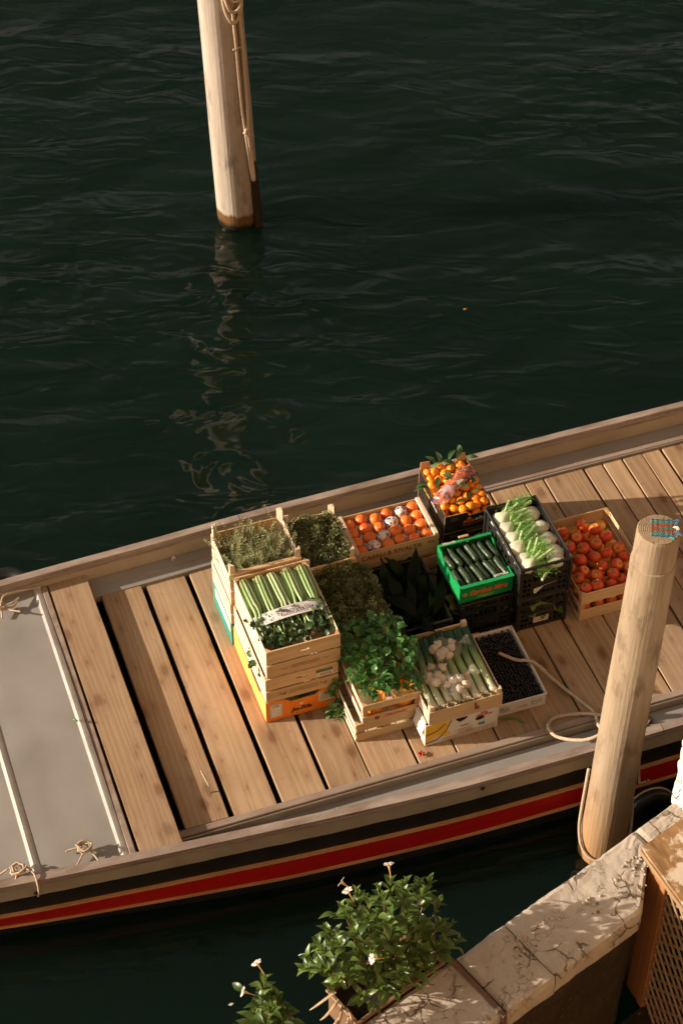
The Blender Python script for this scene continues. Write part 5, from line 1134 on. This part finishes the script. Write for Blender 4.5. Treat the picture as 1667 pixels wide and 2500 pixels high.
for label, s_, t_, rot, pts in (('rear clear bag of garlic lying on the leeks', 2.672, 6.00, .0, [(-.055,.03),(-.015,.04),(.03,.042),(-.045,-.005),(0,.0),(.045,.005),(-.03,-.045),(.01,-.05)]),
        ('left clear bag of garlic lying on the leeks', 2.562, 5.86, .9, [(-.05,.02),(-.01,.035),(.035,.03),(-.04,-.02),(.005,-.01),(.045,-.01),(0,-.05)]), ('front clear bag of peeled looking garlic near the leek roots', 2.64, 5.772, .3, [(-.04,.012),(0,.03),(.04,.015),(-.02,-.025),(.025,-.025)])):
    o = thing('garlic_bag', label, 'garlic', W(s_, t_, .628), A + rot)
    for x, y in pts: l_ = link('garlic_bulb', gm, o, (x, y, .004 + R(0, .006)), (R(-1.3, 1.3), R(-1.3, 1.3), R(0, 6)), R(1.0, 1.25))
    mb = MB(); mb.lathe([(.062, 0), (.078, .012), (.076, .028), (.058, .044), (.02, .050)], 16, 0, None, lambda a, z: 1 + .10*cos(3*a+1) + .04*cos(7*a)); link('film', mb.mesh('film', M['bag'], True), o, (0, 0, -.002))
    mb = MB(); mb.lathe([(.003, 0), (.004, .003), (.012, .02), (.028, .045), (.032, .06)], 10, 0, Matrix.Translation((.07, .01, .03)) @ Matrix.Rotation(radians(80), 4, 'Y'), lambda a, z: 1 + .25*cos(4*a)); link('film_tail', mb.mesh('film_tail', M['bag'], True), o)
    mb = MB(); mb.tube([(.068, .004, .03), (.072, .012, .036), (.076, .018, .03)], .0035, 5); link('clip', mb.mesh('clip', M['clip']), o)

# celery
k = NT('celery stalk'); sep = k.n('ShaderNodeSeparateXYZ'); k.l(k.tc.outputs['Object'], sep.inputs[0]); f1 = k.noise(k.mapped((1, .03, 1)), 140, 2); rb = k.noise(k.mapped((1, .02, 1)), 45, 2)
col = k.mix(k.ramp(rb, .38, .62), (0.42, 0.50, 0.26), (0.16, 0.26, 0.07)); col = k.mix(k.ramp(sep.outputs[1], .20, .262), col, (0.30, 0.27, 0.10)); M['celery'] = k.done(col, .35, k.bump(k.math('ADD', f1, rb), .5, .003), .45)
cl_leaf = [leaf_mesh('leaf', 'celleaf', .05, .042, 'lobed', .3, c_, 6, .03, .6) for c_ in (-.1, .2, .5)]
def celery_bunch(label, s_, z_, seed):
    rr = random.Random(seed); o = thing('celery_bunch', label, 'celery', W(s_, 6.33, z_), A + rr.uniform(-.03, .03), 'celery bunches in the crates')
    for q in range(8):
        u = (q % 5 - 2)/2 if q < 5 else (q-6)*.7; top = q < 5; x = u*.030; zt = (.034*(1-.5*u*u)) if top else -.004
        m2 = MB(); ye = rr.uniform(-.02, .06); p = smooth_path([(x*.35, .262, -.012), (x*.75, .245, zt*.7), (x, .20, zt), (x*1.05, .08, zt + .004), (x*1.1 + rr.uniform(-.008, .008), ye, zt), (x*1.2 + rr.uniform(-.012, .012), ye-.08, zt - .004), (x*1.3 + rr.uniform(-.02, .02), ye-.16, zt - .006)], 3)
        n_ = len(p); m2.tube(p, [(.013 if i < n_*.62 else .013 - .009*(i/n_-.62)/.38) * (.6 if i < 2 else 1) for i in range(n_)], 7, flat=.7); link('stalk', m2.mesh('stalk', M['celery'], True), o)
    for q in range(52):
        b = Vector((rr.gauss(0, .028), rr.uniform(-.205, .0), rr.uniform(-.015, .036))); d = Vector((rr.uniform(-1, 1), rr.uniform(-1, .5), rr.uniform(-.2, .6)))
        link('leaf', rr.choice(cl_leaf), o, b, orient(d, Vector((rr.uniform(-.7, .7), rr.uniform(-.7, .7), 1))), rr.uniform(.45, .85))
    return o
for i in range(5): celery_bunch(f'paper banded celery bunch, {ORD[i]} from the left in the top crate', 1.792 + i*.074, .862, i)
for i in range(5): celery_bunch(f'celery bunch, {ORD[i]} from the left in the lower celery crate', 1.785 + i*.073, .635, i+20)
# the paper band
mb = MB(); vs_ = []; fs_ = []
bp = [(-.196, -.05), (-.190, .006), (-.178, .024), (-.14, .034), (-.07, .044), (0, .048), (.07, .046), (.14, .040), (.178, .026), (.188, .012)]
bp = smooth_path([(x, 0, z) for x, z in bp], 3)
for p in bp:
    for j in (-1, -.5, 0, .5, 1): vs_.append((p.x, j*.036 + .006*p.x/.19, p.z + .001*j))
for i in range(len(bp)-1):
    for j in range(4): a = i*5+j; fs_.append((a, a+5, a+6, a+1))
bd = tag(link('paper_band', mb.add(vs_, fs_).mesh('paper_band', M['paper'], True), None, W(1.938, 6.285, .866), A), 'white paper band with lettering across the top celery bunches', 'paper band')
text('MISS FRESCHEZZA', .044, M['ink'], bd, (.03, -.004, .0516), (0, 0, pi + .02), bold=-.0002, width=.19); mb = MB(); mb.box(-.06, .06, -.0006, .0006, 0, .0004); link('print_line', mb.mesh('print_line', M['ink']), bd, (.02, .026, .0512))
rr_ = random.Random(4); mb = MB()
for q in range(46):
    sx = -1 if q < 30 else 1; x = -rr_.uniform(.085, .18) if sx < 0 else rr_.uniform(.135, .178); y = rr_.uniform(-.03, .03); z = None
    for i in range(len(bp)-1):
        if bp[i].x <= x <= bp[i+1].x: z = bp[i].z + (bp[i+1].z-bp[i].z)*(x-bp[i].x)/(bp[i+1].x-bp[i].x); sl_ = (bp[i+1].z-bp[i].z)/(bp[i+1].x-bp[i].x)
    if z is None: continue
    a = rr_.uniform(0, 6); l_ = .0075
    mb.add([(x + l_*cos(a), y + l_*sin(a), z + .002 + sl_*l_*cos(a)), (x - .3*l_*sin(a), y + .3*l_*cos(a), z + .002 - sl_*.3*l_*sin(a)), (x - l_*cos(a), y - l_*sin(a), z + .002 - sl_*l_*cos(a)), (x + .3*l_*sin(a), y - .3*l_*cos(a), z + .002 + sl_*.3*l_*sin(a))], [(0, 1, 2, 3)])
tag(link('leaf_print', mb.mesh('leaf_print', M['greenink']), bd), kind='stuff')

# rosemary and thyme sprigs
def sprig(name, mat, Ln, nl, ll_, lw, spread, seed, stem='woodstem', bend=.15):
    rr = random.Random(seed); mb = MB(); bx, by = rr.uniform(-bend, bend), rr.uniform(-bend, bend); ax = lambda f: Vector((bx*Ln*f*f, by*Ln*f*f, Ln*f))
    mb.tube([ax(0), ax(.5), ax(1)], [.0016, .0012, .0006], 4, 1)
    for q in range(nl):
        f = .12 + .88*q/nl; a = q*2.4 + rr.uniform(-.3, .3); e = rr.uniform(spread*.6, spread*1.3); d = Vector((cos(a)*cos(e), sin(a)*cos(e), sin(e)))*ll_*rr.uniform(.7, 1.15)*(1.1-.4*f); x = d.cross(Vector((0, 0, 1))).normalized()*lw*.5; b = ax(f)
        mb.add([b, b + d*.55 + x, b + d, b + d*.55 - x], [(0, 1, 2, 3)])
    return mb.mesh(name, [M[mat], M[stem]])
ros = [sprig('sprig', 'rose', .19, 64, .020, .0034, .55, q, bend=.3) for q in range(6)]
rb_ = thing('rosemary', 'grey green rosemary bunch standing in the small left crate', 'rosemary', W(1.923, 6.784, .70), A)
for q in range(170):
    x, y = R(-.165, .165), R(-.14, .14); l_ = link('sprig', random.choice(ros), rb_, (x, y, R(-.01, .02)), (R(-.16, .16) - y*.5, R(-.16, .16) + x*.5, R(0, 6)), R(.75, 1.5))
def clump(seed, n_=70, rad=.03, lf_=.0135):
    rr = random.Random(seed); mb = MB()
    for q in range(5):
        d = Vector((rr.uniform(-.7, .7), rr.uniform(-.7, .7), 1)).normalized()*rad*1.7; mb.tube([(0, 0, -.02), d*.5, d], [.0013, .001, .0006], 4, 1)
    for q in range(n_):
        d = Vector((rr.gauss(0, 1), rr.gauss(0, 1), rr.gauss(.35, .9))).normalized(); b = d*rad*rr.uniform(.35, 1.15) + Vector((0, 0, rad*.7)); e = Vector((rr.gauss(0, 1), rr.gauss(0, 1), rr.gauss(.5, .7))).normalized()*lf_*rr.uniform(.6, 1.1); x = e.cross(Vector((rr.gauss(0, 1), rr.gauss(0, 1), rr.gauss(0, 1)))).normalized()*e.length*.36
        mb.add([b, b + e*.5 + x, b + e, b + e*.5 - x], [(0, 1, 2, 3)])
    return mb.mesh('sprig', [M['thyme'], M['woodstem']])
thy = [clump(q+60, R(60, 90).__int__(), R(.024, .034)) for q in range(7)]
tb = thing('thyme', 'dark thyme heap in the back posted crate', 'thyme', W(2.26, 6.77, .74), A)
for q in range(270):
    x, y = R(-.12, .12), R(-.165, .165); d = Vector((x*3 + R(-.6, .6), y*2 + R(-.6, .6), R(.3, 1))); link('sprig', random.choice(thy), tb, (x, y, R(.02, .07)), d.to_track_quat('Z', 'Y').to_euler(), R(.8, 1.2))
tb2 = thing('thyme', 'flowering thyme spilling over the front crate', 'thyme', W(2.29, 6.41, .63), A)
for q in range(295):
    x, y = R(-.135, .155), R(-.17, .19); z = .03 + .09*(1 - (x/.22)**2) * R(.3, 1) + max(0, y)*.25 + .03*noise.noise(Vector((x*14, y*14, 3))); d = Vector((x*3 + R(-.5, .8), y*1.5 + R(-.8, .4), R(.1, 1))); link('sprig', random.choice(thy), tb2, (x, y, z), d.to_track_quat('Z', 'Y').to_euler(), R(.8, 1.2))
# kale
kl = [leaf_mesh('leaf', 'kale', .25, .075, 'lance', .6, c_, 12, .035) for c_ in (-.1, .15, .35)]
kt = thing('kale', 'dark kale bundle filling the black crate', 'kale', W(2.63, 6.48, .44), A)
for q in range(58):
    x, y = R(-.15, .15), R(-.22, .16); d = Vector((R(-.4, .4), R(.2, 1)*random.choice((1, 1, -1)), R(-.05, .45))); link('leaf', random.choice(kl), kt, (x, y, R(.02, .10)), orient(d, Vector((R(-.6, .6), R(-.4, .4), 1))), R(.75, 1.05))

# basil pots
M['foil'] = simple('orange foil pot wrap', (0.86, 0.36, 0.03), (0.78, 0.26, 0.015), 25, rough=.3, bump=.5, bdist=.008, vary=.06, spec=.5)
M['sleeve'] = filmmat('clear plant sleeve', (.5, .58, .36), .16, .12)
bl = [leaf_mesh('leaf', 'basil', .055, .040, 'ovate', .45, c_, 5) for c_ in (-.15, .2, .45)]
def basil(label, s_, t_, z_, h, rad, n_, tilt=0.0):
    o = thing('basil_pot', label, 'basil', W(s_, t_, z_), A, 'potted basil plants'); o.rotation_euler = (tilt, tilt*.3, A)
    mb = MB(); mb.lathe([(.045, 0), (.048, .004), (.060, .085), (.062, .095), (.057, .095), (.05, .08)], 20, 0, None, lambda a, z: 1 + .03*sin(a*11) + .02*sin(a*5)); link('pot_wrap', mb.mesh('pot_wrap', M['foil'], False), o)
    mb = MB(); vs = []; fs = []; n = 22; pr = [(.061, .07), (.074, .11), (rad*.88, .16), (rad*1.08, h*.9)]
    for (r_, z2) in pr:
        for k_ in range(n): a = 2*pi*k_/n; w_ = 1 + .05*noise.noise(Vector((cos(a)*3, sin(a)*3, z2*20 + s_))); vs.append((r_*w_*cos(a), r_*w_*sin(a), z2 + (.012*sin(a*5) if z2 > .15 else 0)))
    for i in range(len(pr)-1):
        for k_ in range(n): fs.append((i*n+k_, i*n+(k_+1) % n, (i+1)*n+(k_+1) % n, (i+1)*n+k_))
    link('sleeve', mb.add(vs, fs).mesh('sleeve', M['sleeve'], True), o)
    for q in range(6): a = q*1.05; mb = MB(); mb.tube([(.02*cos(a), .02*sin(a), .08), (.035*cos(a), .035*sin(a), .15), (rad*.5*cos(a), rad*.5*sin(a), h*.92)], [.0025, .002, .0015], 5); link('stem', mb.mesh('stem', M['greenstem']), o)
    for q in range(n_):
        a = R(0, 6.28); rr = rad*math.sqrt(R(0, 1)); z2 = h*(1 - .14*(rr/rad)**2) - abs(random.gauss(0, .024)); a2 = a + R(-1.2, 1.2); d = Vector((cos(a2), sin(a2), R(-.25, .6)))
        link('leaf', random.choice(bl), o, (rr*cos(a), rr*sin(a), z2), orient(d, Vector((R(-.5, .5), R(-.5, .5), 1))), R(.65, 1.1))
basil('front left basil pot in orange foil with tall clear sleeve', 2.235, 5.872, .503, .27, .088, 85, .0)
basil('small front right basil pot leaning by the leeks', 2.392, 5.868, .503, .215, .07, 48, .0)
basil('middle left basil pot behind the front pots', 2.240, 6.005, .503, .285, .10, 85)
basil('middle right basil pot against the leek crate', 2.388, 5.998, .503, .285, .10, 80)
basil('back left basil pot touching the celery stack', 2.245, 6.13, .503, .30, .10, 70)
basil('back right basil pot below the thyme', 2.385, 6.125, .503, .305, .10, 70)
# mint by the orange carton
ml = [leaf_mesh('leaf', 'mint', .045, .026, 'ovate', .4, c_, 5) for c_ in (-.1, .3)]
mt = thing('mint_plant', 'loose grey green mint sprigs drooping beside the orange carton', 'mint', W(2.095, 6.02, ZD), A)
for (x, y, z, n_) in ((-.03, -.03, .08, 12), (.0, -.05, .05, 10), (.02, -.005, .11, 12), (-.02, .03, .15, 10), (.01, .03, .2, 10), (-.045, -.02, .03, 8), (.03, -.05, .07, 8)):
    mb = MB(); mb.tube(smooth_path([(0, .03, .0), (x*.5, y*.5, z*.7), (x, y, z)], 3), [.002]*7, 5); link('stem', mb.mesh('stem', M['greenstem']), mt)
    for q in range(n_): a = q*1.9; d = Vector((cos(a), sin(a), R(-.3, .5))); link('leaf', random.choice(ml), mt, (x, y, z - .004*q), orient(d, Vector((R(-.4, .4), R(-.4, .4), 1))), R(.6, 1.05))
# berries
M['berry'] = fruitmat('dark berry skin', (0.010, 0.010, 0.013), (0.018, 0.017, 0.02), None, .42, 30, .05, spec=.4)
bm = MB(); bm.lathe(ball(.0086, .9, .0015, 0, 10, 7), 10); bm = bm.mesh('berry', M['berry'], True); spots = []
for i in range(14):
    for j in range(27): spots.append((-.112 + i*.01725 + R(-.003, .003), -.222 + j*.0170 + R(-.003, .003) + (.0085 if i % 2 else 0), R(0, .012)))
random.shuffle(spots); cK = (2.988, 5.9525)
for x, y, z in spots[:300]: tag(link('berry', bm, None, W(cK[0] + x, cK[1] + y, ZD + .062 + z), (R(-1, 1), R(-1, 1), 0), R(.88, 1.1)), 'small dark round berry in the shallow white tray', 'berry', 'berries in the white tray')
mb = MB()
for x, y, z in spots[300:]: mb.lathe(ball(.0086, .9, 0, 0, 8, 5), 8, 0, Matrix.Translation((x, y, .062 + z)))
for i in range(12):
    for j in range(24): mb.lathe(ball(.010, .9, 0, 0, 6, 4), 6, 0, Matrix.Translation((-.108 + i*.0195, -.218 + j*.0187, .053)))
tag(link('berry_fill', mb.mesh('berry_fill', M['berry'], True), None, W(*cK, ZD), A), 'more dark berries filling the white tray', 'berries', kind='stuff')

# ================================================================== PLANTER SHRUBS
M['terra'] = simple('brown plastic planter', (0.22, 0.13, 0.075), (0.15, 0.085, 0.045), 12, rough=.5, bump=.2)
M['soil'] = simple('dark soil', (0.03, 0.02, 0.012), None, 40, rough=.9, bump=.8, bdist=.01)
M['drytwig'] = simple('dry curled leaf', (0.42, 0.30, 0.18), (0.28, 0.18, 0.1), 40, rough=.8, bump=.3)
M['flower'] = leafmat('white petal', (0.75, 0.66, 0.60), (0.82, 0.74, 0.68), .5, .25, .05, (.8, .7, .62))
M['trumpet'] = leafmat('flower tube', (0.60, 0.36, 0.16), (0.66, 0.45, 0.22), .5, .2, .08)
def planter(label, x0, x1):
    t = thing('planter_box', label, 'planter', WO + WD*((x0+x1)/2) + WN*.103 + Vector((0, 0, ZW - .17)), WA); hx, hy, h = (x1-x0)/2, .094, .17
    mb = MB()
    for (a, b, c_, d) in ((-hx, hx, -hy, -hy+.005), (-hx, hx, hy-.005, hy), (-hx, -hx+.005, -hy+.005, hy-.005), (hx-.005, hx, -hy+.005, hy-.005)): mb.box(a, b, c_, d, 0, h)
    mb.box(-hx+.005, hx-.005, -hy+.005, hy-.005, 0, .006); link('trough', mb.mesh('trough', M['terra']), t)
    mb = MB()
    for (a, b, c_, d) in ((-hx-.010, hx+.010, -hy-.008, -hy+.008), (-hx-.010, hx+.010, hy-.008, hy+.010), (-hx-.010, -hx+.008, -hy+.008, hy-.008), (hx-.008, hx+.010, -hy+.008, hy-.008)): mb.cbox(a, b, c_, d, h+.0004, h+.012, .003)
    link('rim', mb.mesh('rim', M['terra']), t); mb = MB(); mb.box(-hx+.006, hx-.006, -hy+.006, hy-.006, h-.04, h-.025); link('soil', mb.mesh('soil', M['soil']), t); return t
planter('brown trough planter hooked over the water side of the wall', -.505, -.06); planter('brown trough planter further down the wall below the frame', -1.15, -.70)
sl_ = [leaf_mesh('leaf', 'shrub', .078, .034, 'lance', .45, c_, 6) for c_ in (-.15, .1, .35)]
def flower(parent, p, d):
    f_ = link('flower', None, parent, p, orient(d, Vector((0, 0, 1)))); f_.empty_display_size = .01
    mb = MB(); mb.tube([(0, 0, 0), (0, .03, 0), (0, .045, 0), (0, .058, 0)], [.0018, .0025, .005, .009], 8, caps=False); link('flower_tube', mb.mesh('flower_tube', M['trumpet'], True), f_)
    for k_ in range(5):
        a = k_*2*pi/5; mb = MB(); c_, s_ = cos(a), sin(a); vs = []
        for (u_, v_, w_) in ((.004, .056, -.003), (.004, .056, .003), (.018, .060, .012), (.024, .057, .004), (.020, .058, -.008)): vs.append((u_*c_ - w_*s_, v_, u_*s_ + w_*c_))
        mb.add(vs, [(0, 1, 2, 3, 4)]); link('petal', mb.mesh('petal', M['flower']), f_)
def shrub(label, base, tips, per, flowers, seed, dry=()):
    rr = random.Random(seed); o = thing('flowering_shrub', label, 'shrub', base, 0)
    for (x, y, z) in tips:
        T = Vector((x, y, z)) - Vector(base); b = Vector((max(-.18, min(.18, T.x*.5)), T.y*.25, -.02)) ; mid = (b + T)*.5 + Vector((0, 0, .03))
        mb = MB(); mb.tube(smooth_path([b, mid, T], 4), [.004, .0038, .0036, .0033, .003, .0027, .0024, .002, .0016], 5); link('branch', mb.mesh('branch', M['woodstem']), o)
        ax_ = (T - mid).normalized()
        for q in range(per):
            f = q/per; a = q*2.4 + rr.uniform(-.4, .4); side = ax_.orthogonal().normalized(); side = Matrix.Rotation(a, 3, ax_) @ side
            d = side*(1.15 - .85*f) + ax_*(.25 + .95*f) + Vector((0, 0, .25)); p = T - ax_*(.055*(1-f))
            link('leaf', rr.choice(sl_), o, p, orient(d, ax_ + Vector((0, 0, .4))), rr.uniform(.7, 1.1)*(1.05 - .5*f))
    m4 = MB(); lf = sl_[1]; lv = [v.co.copy() for v in lf.vertices]; lfs = [tuple(p.vertices) for p in lf.polygons]
    for q in range(len(tips)*9):
        T = Vector(rr.choice(tips)) - Vector(base); f = rr.uniform(.45, .95); p = Vector((T.x*f, T.y*f, T.z*f)) + Vector((rr.gauss(0, .03), rr.gauss(0, .03), rr.gauss(-.01, .025)))
        m4.add(lv, lfs, 0, Matrix.Translation(p) @ orient((rr.uniform(-1, 1), rr.uniform(-1, 1), rr.uniform(-.3, .7)), (rr.uniform(-.5, .5), rr.uniform(-.5, .5), 1)).to_matrix().to_4x4() @ Matrix.Scale(rr.uniform(.6, 1.1), 4))
    tag(link('inner_foliage', m4.mesh('inner_foliage', M['shrub'], True), o), kind='stuff')
    for p, d in flowers: flower(o, Vector(p) - Vector(base), Vector(d))
    for i, (p, d) in enumerate(dry):
        p = Vector(p) - Vector(base); d = Vector(d); mb = MB(); mb.tube(smooth_path([p, p + d*.5 + Vector((.01, 0, .012)), p + d + Vector((0, 0, -.01)), p + d*1.1 + Vector((-.02, .0, -.035))], 4), [.004, .005, .006, .007, .0075, .0075, .007, .0065, .006, .005, .004, .003, .002], 5, flat=.22); link('dry_leaf', mb.mesh('dry_leaf', M['drytwig'], True), o)
    return o
tips = [(.00,4.50,1.44),(.06,4.55,1.46),(.02,4.44,1.50),(.10,4.50,1.50),(.15,4.56,1.46),(.20,4.60,1.48),(.26,4.58,1.50),(.31,4.60,1.46),(.36,4.62,1.44),(.17,4.48,1.55),(.25,4.50,1.54),(.33,4.54,1.50),(.40,4.55,1.40),(.44,4.46,1.36),(.48,4.42,1.32),(.40,4.44,1.42),(.10,4.40,1.52),(.18,4.38,1.52),(.26,4.42,1.50),(.33,4.42,1.44),
        (-.06,4.40,1.42),(-.10,4.36,1.40),(-.08,4.30,1.44),(-.14,4.30,1.38),(-.15,4.24,1.40),(-.08,4.22,1.44),(-.02,4.30,1.50),(.05,4.33,1.52),(-.02,4.18,1.42),(.04,4.20,1.40),(.08,4.13,1.36),(.22,4.30,1.44),(.28,4.30,1.40),(.24,4.22,1.38),(.12,4.28,1.46),(.32,4.34,1.38),(.41,4.37,1.35),(.36,4.29,1.34),(.16,4.17,1.36)]
B1 = WO - WD*.28 + WN*.10 + Vector((0, 0, ZW - .01))
shrub('leafy green shrub with white trumpet flowers in the wall planter', B1, tips, 7,
      [((.045,4.56,1.47), (-.75,.45,.25)), ((.20,4.60,1.50), (-.15,.6,.75)), ((.17,4.26,1.44), (-.8,-.25,.35)), ((.05,4.5,1.48), (-.4,.3,.7))], 3,
      [((-.01,4.16,1.30), (-.05,-.05,-.03)), ((.0,4.15,1.28), (-.02,-.07,-.05)), ((.02,4.14,1.27), (.02,-.08,-.03)), ((.03,4.12,1.25), (-.03,-.09,-.02)), ((-.02,4.18,1.32), (-.08,-.02,-.06)), ((.04,4.11,1.24), (.03,-.06,-.06)), ((.0,4.13,1.25), (-.06,-.08,-.04))])
B2 = WO - WD*.92 + WN*.10 + Vector((0, 0, ZW - .01))
tips2 = [(-.30,4.13,1.50),(-.27,4.10,1.46),(-.24,4.08,1.44),(-.31,4.06,1.48),(-.34,4.02,1.44),(-.27,4.02,1.48),(-.22,4.04,1.40),(-.36,3.98,1.40),(-.30,3.98,1.45),(-.40,3.94,1.38)]
shrub('small top of a second flowering shrub at the bottom edge', B2, tips2, 7, [((-.33,4.08,1.46), (-.8,.1,.3)), ((-.30,4.14,1.52), (-.5,.4,.7))], 9)
# specks floating on the canal
M['speck'] = simple('pale petal', (0.6, 0.5, 0.4), None, 30, bump=0); M['speck2'] = simple('orange leaf', (0.55, 0.22, 0.03), None, 30, bump=0)
for i, (x, y, m_, lab) in enumerate(((.80, 10.0, 'speck2', 'tiny orange leaf floating on the open canal'), (.37, 7.97, 'speck', 'tiny pale petal floating beyond the clementine carton'), (-.52, 4.9, 'speck', 'tiny pale petal floating in the dark water before the bow'))):
    mb = MB(); mb.add([(-.014, 0, .004), (0, -.008, .003), (.015, .002, .006), (0, .008, .004)], [(0, 1, 2, 3)]); mb.add([(-.014, 0, .0035), (0, -.008, .0025), (.015, .002, .0055), (0, .008, .0035)], [(3, 2, 1, 0)])
    tag(link('floating_petal', mb.mesh('floating_petal', M[m_]), None, (x, y, .004), R(0, 3)), lab, 'petal')
